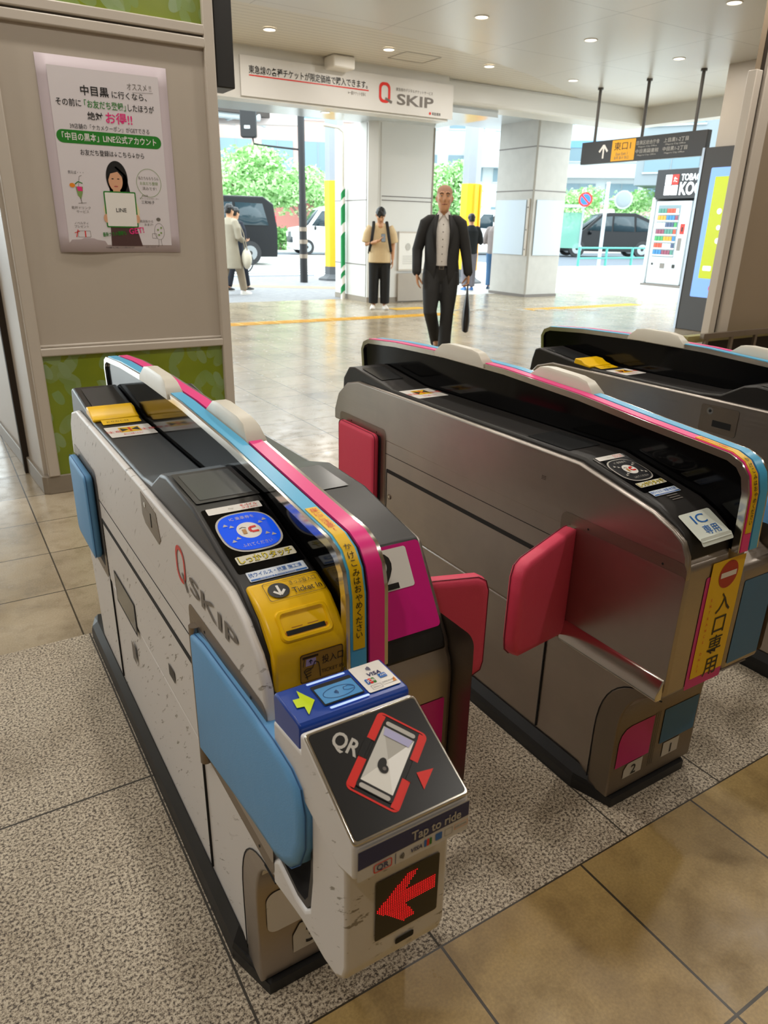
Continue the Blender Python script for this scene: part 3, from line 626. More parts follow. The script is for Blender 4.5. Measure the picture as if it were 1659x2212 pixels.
        b = G(); fz = F((.02, 2.05, .883), (1, 0, 0), (0, .25, .030)); b.rr(fz, .015, .06, .108, .23, .003, SCREEN, .0012); b.build('display', g)
        sl = F((.018, .935, .873), (1, 0, 0), (0, .205, .053)); reader_set(g, F(sl.pt(.002, .022), sl.u, sl.v), .122, True, 1.16)
        # yellow ticket outlet at the far end
        b = G(); b.prism([(2.0, .874), (2.0, .882), (2.03, .888), (2.05, .899), (2.085, .901), (2.09, .88)], .012, .135, YEL); b.build('ticket_outlet', g, .003)
        b = G(); fy = F((.03, 1.958, .8755), (1, 0, 0), (0, 1, .12)); b.rr(fy, 0, 0, .10, .036, .002, YST, .001); b.text(fy, 'とりだし口', .04, .017, .012, INK, .0016); b.build('outlet_label', g)
        warn_sticker(g, F((.024, 1.825, .8745), (1, 0, 0), (0, 1, 0)), .115, .105)
        # yellow ticket slot at the near end
        b = G(); YP = [(.832, .728), (.820, .742), (.8175, .80), (.824, .814), (.842, .835), (.868, .856), (.92, .8735), (.925, .86), (.90, .74)]
        b.prism(YP, .022, LB + .006, YEL); ts = b.build('ticket_slot', g, .006, 3)
        f1 = F((.022, .828, .8185), (1, 0, 0), (0, .04, .0375)); W_ = LB - .015
        b = G(); b.loft([[f1.pt(x, y, .0012) for x, y in rrect(.018, -.004, W_-.018, .046, .010)], [f1.pt(x, y, .0045) for x, y in rrect(.020, -.002, W_-.020, .044, .009)], [f1.pt(x, y, .0050) for x, y in rrect(.024, .002, W_-.024, .040, .007)], [f1.pt(x, y, .0008) for x, y in rrect(.026, .004, W_-.026, .036, .005)]], YEL); b.build('slot_rim', ts)
        b = G(); b.poly(f1, rrect(.026, .006, W_-.026, .036, .004), YELD, .0014); b.poly(f1, [(.028, .006), (W_-.03, .006), (W_-.03, .0135), (.028, .0135)], SEAM, .0022)
        for x in (.038, .064): b.rr(f1, x, .016, x+.018, .020, .001, mat('slot_shadow_amber', '#a86400', .4), .002)
        b.build('slot_mouth', ts)
        b = G(); f2 = F((.022, .868, .8575), (1, 0, 0), (0, .052, .0175)); b.ring(f2, rrect(.022, .008, W_-.006, .046, .004), rrect(.0228, .0088, W_-.0068, .0452, .004), INK, .001); b.oval(f2, .043, .027, .017, .0155, INK, .001)
        b.stroke(f2, [(.043, .037), (.043, .018)], .004, WHT, .0016); b.stroke(f2, [(.034, .026), (.043, .017), (.052, .026)], .004, WHT, .0016)
        b.text(f2, 'きっぷ投入口', .086, .036, .010, INK, .0014, width=.044); b.text(f2, 'Ticket In', .087, .020, .016, INK, .0014, width=.048, bold=.006); b.build('slot_label', ts)
        b = G(); f3 = F((.022, .8185, .735), (1, 0, 0), (0, -.02, 1)); b.rr(f3, .040, .010, W_-.010, .060, .004, mat('brown_label', '#a67c1e', .3), .001); b.ring(f3, rrect(.040, .010, W_-.010, .060, .004), rrect(.041, .011, W_-.011, .059, .004), INK, .0016)
        b.text(f3, '投入口', .094, .042, .016, INK, .0016, width=.036); b.text(f3, 'TICKET IN', .094, .022, .009, INK, .0016, width=.038)
        b.stroke(f3, [(.044, .053), (.070, .053)], .004, INK); b.stroke(f3, [(.047, .051), (.045, .038)], .0012, INK); b.poly(f3, [(.049, .038), (.066, .038), (.066, .05), (.050, .05)], mat('lilac_print', '#b7a3c6', .4), .0012); b.stroke(f3, [(.057, .041), (.057, .048)], .0012, INK, .0018); b.stroke(f3, [(.054, .045), (.057, .048), (.060, .045)], .0012, INK, .0018)
        b.stroke(f3, [(.052, .014), (.050, .022), (.046, .030), (.050, .034), (.060, .033), (.064, .044), (.070, .040), (.072, .030), (.073, .014)], .0013, INK, .0018)
        for k in range(3): b.stroke(f3, [(.048, .029 - .005*k), (.058, .031 - .005*k)], .0013, INK, .0018)
        b.build('slot_picture', ts)
    # right lane deck
    b = G(); DR = [(.858, .688), (.866, .712), (.960, .866), (1.03, .880), (1.15, .905), (1.30, .91), (1.40, .885), (2.0, .879), (2.25, .905), (2.3, .895), (2.33, .82), (2.3, .75)]
    b.prism(DR, RB0 - .002, GW - .012, DECK); b.build('deck', g, .006, 2)
    b = G(); fl = F((RB0, .866, .713), (1, 0, 0), (0, .094, .154)); b.rr(fl, .002, .018, GW - RB0 - .016, .176, .008, rrail if rrail is RBLUE else PINK, .0014); b.rr(fl, .004, .098, .118, .170, .005, WHT, .002); b.text(fl, num_r, .066, .134, .092, INK, .0026, bold=.008); b.build('lane_number_panel', g)
    b = G(); fd = F((RB0 + .008, 1.16, .906), (1, 0, 0), (0, .14, .005)); b.rr(fd, 0, 0, .112, .13, .003, SCREEN2, .001); b.build('display', g)
    warn_sticker(g, F((RB0 + .008, 1.83, .880), (1, 0, 0), (0, 1, 0)), .112, .11)
    return g

STW = WRAP
G1 = gate(.31, D1, 'white wrapped ticket gate nearest the viewer with blue side pad and red arrow display', 'qr', WRAP, '3', '2', RBLUE, RPINK, (PADB, PADP), 0, 1)
G2 = gate(1.255, D2, 'stainless steel ticket gate in the middle with open pink flap and yellow entrance sign', 'ic', STEEL, '2', '1', RPINK, RBLUE, (PADP, PADB), 1, 1)
G3 = gate(2.20, D2, 'stainless steel ticket gate at the far right, cut off by the photo edge', 'slot', STEEL, '1', '', RBLUE, RPINK, (PADB, PADP), 1, 1)

# ---- extras of the white gate
g = G1; dims(*D1)
qf = F((-.0008, 1.225, 0), (0, -1, 0), (0, 0, 1))
b = G(); b.ring(qf, rrect(.006, .762, .062, .836, .026), rrect(.014, .770, .054, .828, .020), RED, .0006); b.stroke(qf, [(.040, .785), (.068, .757)], .009, GREYT, .001)
b.text(qf, 'SKIP', .205, .786, .046, GREYT, .0010, width=.24, bold=.012); b.build('brand_lettering', g)
b = G(); b.prism([(1.325, .795), (1.345, .845), (1.46, .855), (1.46, .805), (1.44, .79), (1.34, .78)], -.0012, .003, STEEL_D); b.cyl((-.002, 1.43, .835), (.002, 1.43, .835), .006, BRIGHT, 14); b.box(-.002, .002, 1.385, 1.389, .80, .83, SEAM); b.build('lock_plate', g)
b = G(); sf = F((-.0008, 0, 0), (0, -1, 0), (0, 0, 1)); b.rr(sf, -1.905, .383, -1.675, .480, .004, SEAM, .0006); b.rr(sf, -1.897, .391, -1.683, .474, .003, SCREEN2, .001); b.build('service_window', g)
b = G(); b.rr(sf, -1.775, .265, -1.735, .322, .002, GREYT, .0006); b.build('vent_grille', g)
b = G(); b.rr(sf, -1.37, .455, -1.325, .485, .002, GREYT, .0006)
for k in range(5): b.stroke(sf, [(-1.368, .458 + .006*k), (-1.327, .458 + .006*k)], .002, SEAM, .001)
b.build('speaker_grille', g)
b = G(); fk = F((0, .9015, 0), (1, 0, 0), (0, 0, 1)); b.rr(fk, .02, .15, .32, .25, .02, WRAP, .0008); b.build('skirt_panel', g)['label'] = 'white skirt panel'
b = G(); f3 = F((.02, .9015, .07), (1, 0, 0), (0, 0, 1)); b.poly(f3, [(.05, .0), (.12, .0), (.12, .07), (.065, .07), (.05, .045)], mat('number_plate', '#c9c3b8', .4), .001); b.text(f3, '3', .088, .033, .06, INK, .002, bold=.012); b.build('lane_number', g)
b = G(); fP = F((0, .8475, 0), (1, 0, 0), (0, 0, 1)); b.rr(fP, RB0 + .01, .405, GW - .020, .595, .004, PINK, .001); b.build('lane_colour_panel', g)['label'] = 'magenta lane panel'
# QR and card reader head on its bracket
b = G(); J = [(.563, .665), (.563, .475), (.570, .450), (.590, .430), (.627, .421), (.70, .419), (.806, .392), (.806, .440), (.784, .460), (.72, .446), (.69, .452), (.672, .472), (.662, .54), (.659, .66), (.68, .70), (.763, .72), (.763, .74), (.68, .75), (.667, .75), (.56, .70)]
b.prism(J, 0, .158, WRAP); b.build('reader_bracket', g, .006, 3)
b = G(); b.prism([(.790, .463), (.72, .4485), (.69, .4545), (.674, .474), (.664, .54), (.661, .66), (.668, .66), (.672, .545), (.684, .482), (.695, .465), (.72, .458), (.79, .473)], .004, .154, DECK); b.build('bracket_lining', g)
b = G(); b.prism([(.765, .70), (.765, .742), (.678, .752), (.678, .780), (.667, .783), (.537, .716), (.535, .665), (.575, .650), (.60, .655)], -.005, .163, WRAP); b.build('reader_head', g, .005, 3)
hp = F((-.005, .536, .7175), (1, 0, 0), (0, .131, .0665)); L = .147; Wd = .168
b = G(); b.prism(rrect(0, 0, Wd, L, .006), -.003, .0025, BRIGHT, fr=hp); b.build('head_rim', g, .002)
b = G(); b.rr(hp, .004, .004, Wd-.004, L-.004, .005, mat('reader_black', '#1b1b1c', .3), .0032)
c, s_ = cos(rad(-50)), sin(rad(-50)); ph = F(hp.pt(.087, .077, .0032), hp.u * c + hp.v * s_, hp.v * c - hp.u * s_)
b.ring(ph, rrect(-.036, -.058, .036, .058, .008), rrect(-.0325, -.0555, .0325, .0555, .006), RED, .0006)
for sx in (-1, 1):
    for y0, y1 in ((-.054, -.013), (.015, .054)):
        b.poly(ph, [(sx*.029 - .0045, y0), (sx*.029 + .0045, y0), (sx*.029 + .0045, y1), (sx*.029 - .0045, y1)] if True else [], RED, .0010)
    b.poly(ph, [(sx*.0335 - .004, -.013), (sx*.0335 + .004, -.013), (sx*.0335 + .004, .015), (sx*.0335 - .004, .015)], mat('reader_black', '#1b1b1c', .3), .0014)
b.rr(ph, -.025, -.050, .025, .050, .004, mat('reader_black', '#1b1b1c', .3), .0014); b.rr(ph, -.021, .043, .021, .049, .003, SILV, .0018); b.rr(ph, -.021, -.049, .021, -.043, .003, SILV, .0018)
b.poly(hp, [(.114, .0487), (.138, .0455), (.1124, .0263)], RED, .0042)
b.text(hp, 'QR', .0465, .1165, .031, SILV, .0038, width=.037, bold=.022, rot=-.87); b.build('reader_glass', g)
b = G()   # lit scanning well: shallow pyramid with lens, light and shade painted per face
R = [(-.022, -.040), (.022, -.040), (.022, .040), (-.022, .040)]; rr4 = [ph.pt(x, y, .0018) for x, y in R]; ap = ph.pt(0, 0, .0021)
for k, cc in enumerate(('#e9e7df', '#f4f3ee', '#b9b6ae', '#cfcdc6')): b.add([rr4[k], rr4[(k+1) % 4], ap], [(0, 1, 2)], mat('well_face_%s' % 'abcd'[k], cc, .3))
b.poly(ph, [(-.018, .028), (.018, .028), (.020, .039), (-.020, .039)], mat('well_lilac', '#bcbadf', .2), .0026); b.oval(ph, -.005, -.009, .0055, .0085, INK, .0026); b.oval(ph, -.001, -.014, .0065, .006, INK, .0027); b.oval(ph, .000, -.014, .0025, .0025, GREYT, .0032)
b.build('scan_well', g)
b = G(); ff = F((-.004, .5345, .665), (1, 0, 0), (0, .001, 1)); b.rr(ff, .002, -.002, .166, .047, .003, mat('fascia_grey', '#d6d3cf', .4), .0016); b.poly(ff, [(.003, .017), (.003, .045), (.165, .045), (.165, .022)], NAVY, .002); b.text(ff, 'Tap to ride', .115, .0315, .020, SILV, .0026, width=.075, bold=.02)
b.ring(ff, rrect(.024, .001, .050, .015, .003), rrect(.0255, .0025, .0485, .0135, .002), RED, .0026); b.text(ff, 'QR', .037, .008, .012, NAVY, .0026, bold=.02); b.stroke(ff, [(.055, .0), (.055, .017)], .001, NAVY, .0024)
def waves(b, fr, x, y, k, m, h): 
    for r in (1, 2, 3, 4):
        P = [(x + k*r*.6*cos(a), y + k*(.6 + .5*r)*sin(a)) for a in (-.7, -.35, 0, .35, .7)]; b.stroke(fr, P, k*.35, m, h)
waves(b, ff, .060, .008, .003, INK, .0026); b.text(ff, 'VISA', .085, .009, .009, NAVY, .0026, bold=.02, skew=.2)
for k, cc in enumerate((BLU, RED, GRN)): b.rr(ff, .097 + .004*k, .004, .1005 + .004*k, .015, .001, cc, .0024)
b.rr(ff, .114, .005, .124, .016, .001, BLU, .0024); b.ring(ff, rrect(.128, .005, .140, .016, .001), rrect(.1285, .0055, .1395, .0155, .001), GREYT, .0024); b.text(ff, 'DISCOVER', .153, .012, .004, INK, .0026); b.ring(ff, rrect(.143, .008, .164, .017, .001), rrect(.1435, .0085, .1635, .0165, .001), ORG, .0024)
b.build('fascia_label', g)
# blue contactless reader
b = G(); b.prism([(.682, .740), (.764, .728), (.766, .780), (.760, .789), (.686, .788), (.680, .783)], -.003, .165, DBLUE); rd = b.build('card_reader', g, .003)
bf = F((-.003, .684, .7885), (1, 0, 0), (0, 1, 0.012)); Y_ = .078
b = G(); b.rr(bf, .112, .010, .163, .073, .003, WHT, .0012); waves(b, bf, .133, .060, .003, NAVY, .002); b.text(bf, 'VISA', .139, .047, .011, NAVY, .002, bold=.02, skew=.2)
for k, cc in enumerate((BLU, RED, GRN)): b.rr(bf, .119 + .005*k, .027, .1236 + .005*k, .039, .0015, cc, .002)
b.text(bf, 'JCB', .1262, .033, .007, WHT, .0026, width=.013, bold=.02); b.rr(bf, .142, .032, .154, .042, .001, BLU, .002); b.text(bf, 'AM', .148, .037, .006, WHT, .0026); b.ring(bf, rrect(.120, .013, .136, .023, .001), rrect(.1205, .0135, .1355, .0225, .001), GREYT, .002); b.text(bf, 'Diners', .128, .018, .004, GREYT, .002)
b.rr(bf, .139, .017, .160, .026, .001, mat('discover_white', '#efece4', .4), .0018); b.poly(bf, [(.154, .017), (.160, .017), (.160, .026), (.157, .024)], ORG, .002); b.text(bf, 'DISCOVER', .149, .0215, .0042, INK, .0026)
b.build('card_brand_sticker', rd)
b = G(); b.rr(bf, .046, .016, .108, .062, .002, SEAM, .0010); b.rr(bf, .048, .018, .106, .053, .001, LCD, .0018); b.ring(bf, oval(.077, .034, .024, .012), oval(.077, .034, .0232, .0112), NAVY, .0024); waves(b, bf, .069, .034, .0026, NAVY, .0024)
b.stroke(bf, [(.086, .039), (.094, .040), (.100, .035)], .0008, NAVY, .0024); b.stroke(bf, [(.086, .039), (.084, .034), (.090, .031), (.099, .031)], .0008, NAVY, .0024); b.build('reader_screen', rd)
b = G(); b.rr(bf, .044, .066, .104, .0705, .002, LGTBAR, .0014); b.rr(bf, .050, .006, .110, .0105, .002, LGTBAR, .0014); b.build('light_bar', rd)
b = G(); b.poly(bf, [(.008, .025), (.018, .025), (.018, .012), (.041, .033), (.018, .058), (.018, .044), (.008, .044)] if False else [(.014, .048), (.012, .030), (.022, .028), (.020, .010), (.040, .034), (.027, .064), (.024, .047)], LIME, .0012); b.build('arrow_sticker', rd)
# red arrow matrix display
b = G(); lf = F((.042, .5625, .503), (1, 0, 0), (0, 0, 1)); b.rr(lf, 0, 0, .100, .105, .004, LEDDK, .0012); ld = b.build('arrow_display', g)
b = G(); b.rr(lf, .033, -.027, .063, -.016, .003, SEAM, .001); b.build('sensor_slot', g)
b = G()
AP = [(.0, .45), (.50, .02), (.67, .02), (.47, .29), (.95, .29), (.95, .54), (.46, .54), (.64, .86), (.44, .87)]
def in_arrow(x, y):
    x, y = x / 100, 1 - y / 100; ins = False
    for (a, b_), (c, d) in zip(AP, AP[1:] + AP[:1]):
        if (b_ > y) != (d > y) and x < (c - a) * (y - b_) / (d - b_) + a: ins = not ins
    return ins
for i in range(32):
    for j in range(32):
        x, y = 3 + i * 3.0, 4 + j * 3.05
        if in_arrow(x, y): b.poly(lf, oval(x/1000, y/1000, .00095, .00095, 6), LED_R, .0022)
b.build('led_arrow', ld)

# ---- extras of the middle gate
g = G2; dims(*D2)
fF = F((0, .7995, 0), (1, 0, 0), (0, 0, 1))
b = G(); b.rr(fF, .074, .398, .206, .690, .004, PINK, .0008); b.build('lane_colour_panel', g)['label'] = 'magenta lane panel'
b = G(); b.rr(fF, .086, .425, .204, .722, .003, YST, .002); b.oval(fF, .150, .683, .034, .034, mat('no_entry_red', '#b5201c', .4), .0026); b.rr(fF, .122, .677, .178, .690, .001, WHT, .0032)
b.vtext(fF, '入口専用', .156, .610, .056, INK, step=.056, lift=.0028, bold=.006); b.vtext(fF, 'ENTRANCE ONLY', .107, .628, .010, RED, step=.0155, lift=.0028); b.build('entrance_sign', g)
b = G(); fR = F((0, .8045, 0), (1, 0, 0), (0, 0, 1)); b.rr(fR, RB0 + .008, .415, GW - .012, .640, .004, BLUE, .001); b.build('lane_colour_panel', g)['label'] = 'blue lane panel'
fL = F((0, .9025, 0), (1, 0, 0), (0, 0, 1))
b = G(); b.poly(fL, [(.018, .115), (.145, .115), (.145, .235)] + [(.018 + .04*(1 - sin(a)), .195 + .04*cos(a)) for a in (0, .5, 1.0, 1.57)], PINK, .001); b.build('skirt_panel', g)['label'] = 'magenta skirt panel'
b = G(); b.rr(fL, .185, .125, .325, .235, .002, BLUE, .001); b.build('skirt_panel', g)['label'] = 'blue skirt panel'
b = G(); NP = mat('number_plate', '#c9c3b8', .4); b.poly(fL, [(.055, .068), (.125, .068), (.125, .112), (.068, .112), (.055, .095)], NP, .001); b.text(fL, '2', .092, .088, .042, INK, .002, bold=.012); b.poly(fL, [(.205, .074), (.27, .074), (.27, .120), (.205, .120)], NP, .001); b.text(fL, '1', .238, .095, .042, INK, .002, bold=.012)
for x in (.150, .158, .166): b.stroke(fL, [(x, .07), (x, .24)], .0015, SEAM, .001)
b.build('lane_number', g)
b = G(); b.prism([(.001, .452), (-.004, .450), (-.020, .412), (-.020, .398), (.001, .396)], .802, 1.11, BRIGHT, 'y'); b.build('recess_ledge', g, .003)
b = G(); b.cyl((-.002, 1.97, .505), (.002, 1.97, .505), .010, STEEL_D, 16); b.cyl((-.0025, 1.97, .505), (.002, 1.97, .505), .005, BRIGHT, 12); b.build('key_lock', g)
b = G(); sf = F((-.0008, 0, 0), (0, -1, 0), (0, 0, 1))
for i in range(4):
    for j in range(3): b.oval(sf, -1.245 + .004*i, .795 + .004*j, .0012, .0012, SEAM, .0008, 8)
b.build('speaker_grille', g)
# ---- extras of the far right gate
g = G3; b = G(); sf = F((-.0008, 0, 0), (0, -1, 0), (0, 0, 1)); b.rr(sf, -1.47, .755, -1.33, .845, .008, STEEL_D, .0008); b.oval(sf, -1.435, .825, .012, .012, BRIGHT, .0014); b.oval(sf, -1.435, .825, .005, .005, SEAM, .002); b.rr(sf, -1.42, .775, -1.35, .797, .002, SEAM, .0014); b.build('coin_lock_plate', g)

# ------------------------------------------------------------------ columns and signs of the concourse
def column(x0, x1, y0, y1, h, ch, seams, panels, label):
    b = MB(); b.prism([(x0 + ch, y0), (x1, y0), (x1, y1), (x0, y1), (x0, y0 + ch)], 0, h, CONC if panels == 'stone' else WPANEL, 'z')
    o = struct(b.build('column', smooth=False, bevel=.01), label, 'column')
    b = MB()
    for z in seams:
        b.box(x0 + ch, x1 + .004, y0 - .004, y0 + .01, z - .012, z + .012, GREYT); b.box(x0 - .004, x0 + .01, y0 + ch, y1, z - .012, z + .012, GREYT)
    b.build('seam', o)
    return o
c2 = column(11.36, 12.3, 12.43, 13.66, 3.56, .03, (3.02, 2.18), 'stone', 'square pale stone column to the right of the walking man')
BPAN = mat('pale_blue_board', '#b9c6d2', .25)
b = MB(); b.box(11.46, 12.26, 12.40, 12.44, .88, 2.0, BPAN); b.build('board', c2, .006)['label'] = 'pale blue board'
b = MB(); b.box(11.335, 11.37, 12.6, 13.6, .88, 2.0, BPAN); b.build('board', c2, .006)['label'] = 'pale blue board'
b = MB(); b.box(11.33, 11.365, 12.50, 12.56, .87, 2.02, FRAME)
for z in (1.0, 1.4, 1.85): b.cyl((11.32, 12.53, z), (11.335, 12.53, z), .015, GREYT, 10)
b.build('edge_rail', c2)
b = MB(); b.box(11.35, 12.31, 12.42, 13.67, 0, .06, GREYT); b.build('baseboard', c2)
c1 = column(7.38, 8.76, 12.45, 13.9, 3.18, .14, (), 'panel', 'white panelled column under the right end of the banner')
b = MB()
for z in (1.93, 1.86): b.box(7.6, 8.77, 12.444, 12.46, z - .008, z + .008, GREYT)
for z in (1.86, .70): b.box(7.375, 7.39, 12.62, 13.9, z - .008, z + .008, GREYT)
b.box(8.735, 8.768, 12.442, 12.47, .5, 3.15, BASEB); b.box(7.374, 7.39, 12.63, 12.642, .1, 3.15, GREYT); b.box(7.56, 7.575, 12.444, 12.46, .1, 3.15, SILV)
b.build('seam', c1)
b = MB(); b.prism([(7.51, 12.44), (8.77, 12.44), (8.77, 13.9), (7.37, 13.9), (7.37, 12.58)], 0, .10, BASEB, 'z'); b.build('baseboard', c1)
b = MB(); b.box(7.99, 8.62, 12.40, 12.438, .62, 1.3, WHT); b.box(7.98, 8.63, 12.395, 12.438, 1.29, 1.32, FRAME); b.box(7.98, 8.63, 12.395, 12.438, .60, .63, FRAME)
nf = F((7.99, 12.398, .62), (1, 0, 0), (0, 0, 1)); b.oval(nf, .2, .42, .06, .07, SILV, .002); b.oval(nf, .50, .45, .05, .06, GRN, .002)
for k in range(5): b.stroke(nf, [(.08, .25 - .035*k), (.34, .25 - .035*k)], .01, SILV, .002)
tag(b.build('notice_board'), 'white notice board on the panelled column behind the standing young man', 'notice board')
b = MB(); b.box(7.98, 8.64, 12.40, 12.438, .02, .55, m_soft('warm_grey_panel', '#a89e92', .5, .05, 3)); tag(b.build('column_hatch', bevel=.005), 'grey access panel low on the white column behind the young man', 'access panel')

# taped corner pole with green and white stripes
b = MB(); b.cyl((7.30, 13.42, 0), (7.30, 13.42, 2.1), .045, WHT, 16); b.cyl((7.30, 13.42, 2.1), (7.30, 13.42, 3.0), .028, IVORY, 12); b.tube([((7.30, 13.42, 2.98), .028), ((7.30, 13.42, 3.06), .028), ((7.2, 13.42, 3.12), .028), ((6.9, 13.42, 3.14), .028)], IVORY, 10)
pl = tag(b.build('striped_pole'), 'drain pole wrapped in green and white hazard stripes beside the white column', 'pole')
b = MB(); GT = mat('hazard_green', '#0e8a4a', .4)
for z, h in ((.12, .14), (.42, .10), (.62, .62), (1.42, .34), (1.88, .14)):
    R = []
    for zz in (z, z + h):
        R.append([V((7.30 + .0475*cos(2*pi*k/16), 13.42 + .0475*sin(2*pi*k/16), zz + .05*cos(2*pi*k/16 + .9))) for k in range(16)])
    b.loft(R, GT, caps=False)
b.build('tape', pl)

# banner on the bulkhead
bt = thing('banner', 'long white ticket service banner with red Q and grey SKIP lettering under the ceiling', 'banner', (5.9, 10.48, 3.03))
bq = F((-1.75, -.012, 0), (1, 0, 0), (0, 0, 1)); b = MB(); b.box(-1.77, 1.79, -.010, .015, -.02, .46, mat('banner_white', '#dcdad7', .4)); b.build('sheet', bt)
b = MB(); b.text(bq, '東急線の各種チケットが限定価格で購入できます。', 1.03, .30, .105, INK, .002, bold=.012, width=1.86); b.poly(bq, [(.10, .225), (1.98, .225), (1.98, .240), (.10, .240)], RED, .002); b.text(bq, '※一部チケットを除く', 1.78, .175, .055, GREYT, .002, width=.30)
b.build('lettering', bt)
b = MB(); b.ring(bq, rrect(2.16, .10, 2.36, .37, .075), rrect(2.20, .14, 2.32, .33, .05), RED, .002); b.stroke(bq, [(2.27, .16), (2.39, .115)], .035, GREYT, .004)
b.text(bq, 'SKIP', 2.82, .175, .20, GREYT, .002, bold=.02, width=.68); b.text(bq, '東急線のデジタルチケットサービス', 2.80, .30, .05, GREYT, .002, width=.68); b.text(bq, '東急電鉄', 3.22, .03, .045, INK, .002, width=.17); b.oval(bq, 3.10, .03, .02, .02, RED, .002); b.build('logo', bt)

# hanging direction sign
hs = thing('hanging_sign', 'long dark hanging direction sign with white arrow and yellow exit field', 'sign', (10.11, 8.5, 2.46))
b = MB(); b.box(-.05, .05, -1.05, 1.40, 0, .34, mat('sign_charcoal', '#2f2d2c', .4)); b.build('sign_body', hs, .006)
sq = F((-.052, 1.40, 0), (0, -1, 0), (0, 0, 1)); b = MB()
b.stroke(sq, [(.50, .07), (.50, .27)], .035, WHT, .002); b.stroke(sq, [(.41, .17), (.50, .27)], .035, WHT, .0022); b.stroke(sq, [(.59, .17), (.50, .27)], .035, WHT, .0024)
b.build('arrow_print', hs); b = MB(); b.rr(sq, .68, .015, 1.16, .325, .005, mat('sign_yellow', '#e8a500', .4, emit='#e8a500', estr=.15), .002); b.text(sq, '東口1', .90, .23, .13, INK, .004, width=.34); b.text(sq, 'East Exit 1', .90, .12, .06, GREYT, .004); b.text(sq, '동쪽 출구 东口', .90, .06, .05, GREYT, .004); b.build('exit_field', hs); b = MB()
for x, y, tx in ((1.40, .25, '目黒区総合庁舎'), (1.40, .13, '中目黒図書館'), (1.92, .25, '上目黒1-2丁目'), (1.92, .13, '中目黒1-2丁目')):
    b.text(sq, tx, x, y, .065, SILV, .002, width=.44); b.text(sq, 'Meguro City Office', x, y - .055, .03, SILV, .002, width=.36)
b.build('sign_print', hs)
for y in (1.17, .18, -.78):
    RODM = mat('dark_rod', '#4c4844', .5); b = MB(); b.cyl((0, y, .34), (0, y, CEIL - 2.46), .025, RODM, 12); b.cyl((0, y, CEIL - 2.49), (0, y, CEIL - 2.46), .045, RODM, 14); b.build('hanger_rod', hs)

# digital map kiosk
kk = thing('map_kiosk', 'tall dark digital kiosk with glowing yellow area map beside the right wall', 'kiosk', (9.98, 6.72, 0))
b = MB(); b.box(0, .13, -1.25, .70, 0, 2.55, mat('kiosk_charcoal', '#3a3735', .4)); b.build('cabinet', kk, .008)
b = MB(); b.box(-.012, .0, .66, .70, 0, 2.55, mat('kiosk_edge', '#9a9fa6', .3, 1)); b.build('edge_strip', kk)
kf = F((-.004, .50, .50), (0, -1, 0), (0, 0, 1)); b = MB()
b.rr(kf, 0, 0, 1.05, 1.78, .02, mat('screen_sky', '#7ea9ec', .3, emit='#6f9fee', estr=.75), .002); b.rr(kf, .09, .27, .96, 1.66, .01, mat('screen_lime', '#b5c400', .3, emit='#b4c300', estr=.62), .004)
dk = mat('screen_olive', '#7f8f10', .4, emit='#6d7d10', estr=.3); sc = mat('screen_white', '#e4ecff', .3, emit='#dfe8ff', estr=.7)
for x, y, r in ((.25, 1.2, .04), (.28, .98, .035), (.30, .80, .04), (.44, 1.22, .03), (.40, 1.1, .025)): b.oval(kf, x, y, r, r, sc, .006, 14)
for k in range(26):
    a = k * .5; b.oval(kf, .62 + .17*cos(a)*(1 - k*.02), 1.02 + .24*sin(a), .035, .03, dk, .0055 + .0001*k, 10)
b.stroke(kf, [(.5, 1.38), (.8, 1.52)], .03, dk, .006); b.stroke(kf, [(.52, 1.48), (.82, 1.58)], .02, dk, .006); b.stroke(kf, [(.45, .58), (.85, .62)], .04, dk, .006)
for x, y, c in ((.14, .38, sc), (.36, .48, sc), (.36, .39, mat('screen_cyan', '#4cc3e8', .3, emit='#4cc3e8', estr=.7)), (.36, .30, sc)): b.rr(kf, x, y, x + .14, y + .07, .015, c, .006)
b.text(kf, 'Q', .35, .14, .16, mat('screen_pink', '#d0508a', .3, emit='#d0508a', estr=.4), .005, bold=.0); b.build('screen', kk)

# right pillar and the low rail beneath it
b = MB(); y = 4.03
pr_ = V((5.95, y, 0)); b.prism([(5.89, y), (9.2, y), (9.2, 4.15), (6.10, 4.15)], .0, CEIL, mat('brown_beige_panel', '#8d7d68', .5), 'z')
rp = struct(b.build('wall_right_pillar', smooth=False), 'beige framed pillar at the right edge', 'pillar')
b = MB(); b.box(5.88, 5.96, y - .03, y + .05, .55, 2.6, FRAME); b.build('frame_post', rp, .006)
b = MB(); b.box(5.96, 6.005, y - .006, y + .02, .55, CEIL - .01, mat('brown_gap', '#2b2014', .7)); b.build('gap_strip', rp)
b = MB(); b.box(6.005, 6.14, y - .04, y + .05, .55, CEIL - .01, FRAME); b.build('frame_post', rp, .008)
b = MB(); b.box(5.55, 9.2, y - .07, y + .0, .50, .56, m_soft('olive_ledge', '#8b8150', .35, .1, 3)); b.build('ledge', rp, .005)
b = MB(); b.box(5.86, 9.2, y - .03, y + .0, 0, .50, mat('brown_gap', '#2b2014', .7)); b.build('lower_panel', rp)
rl = thing('low_railing', 'low dark metal railing below the right pillar', 'railing', (5.7, 3.9, 0))
b = MB(); b.box(-.05, 3.2, -.02, .02, .54, .585, STEEL_D); b.box(-.05, 3.2, -.015, .015, .06, .09, STEEL_D); b.build('rail', rl)
for k in range(9):
    b = MB(); b.box(.0 + .36*k, .035 + .36*k, -.012, .012, 0, .54, STEEL_D); b.build('post', rl)

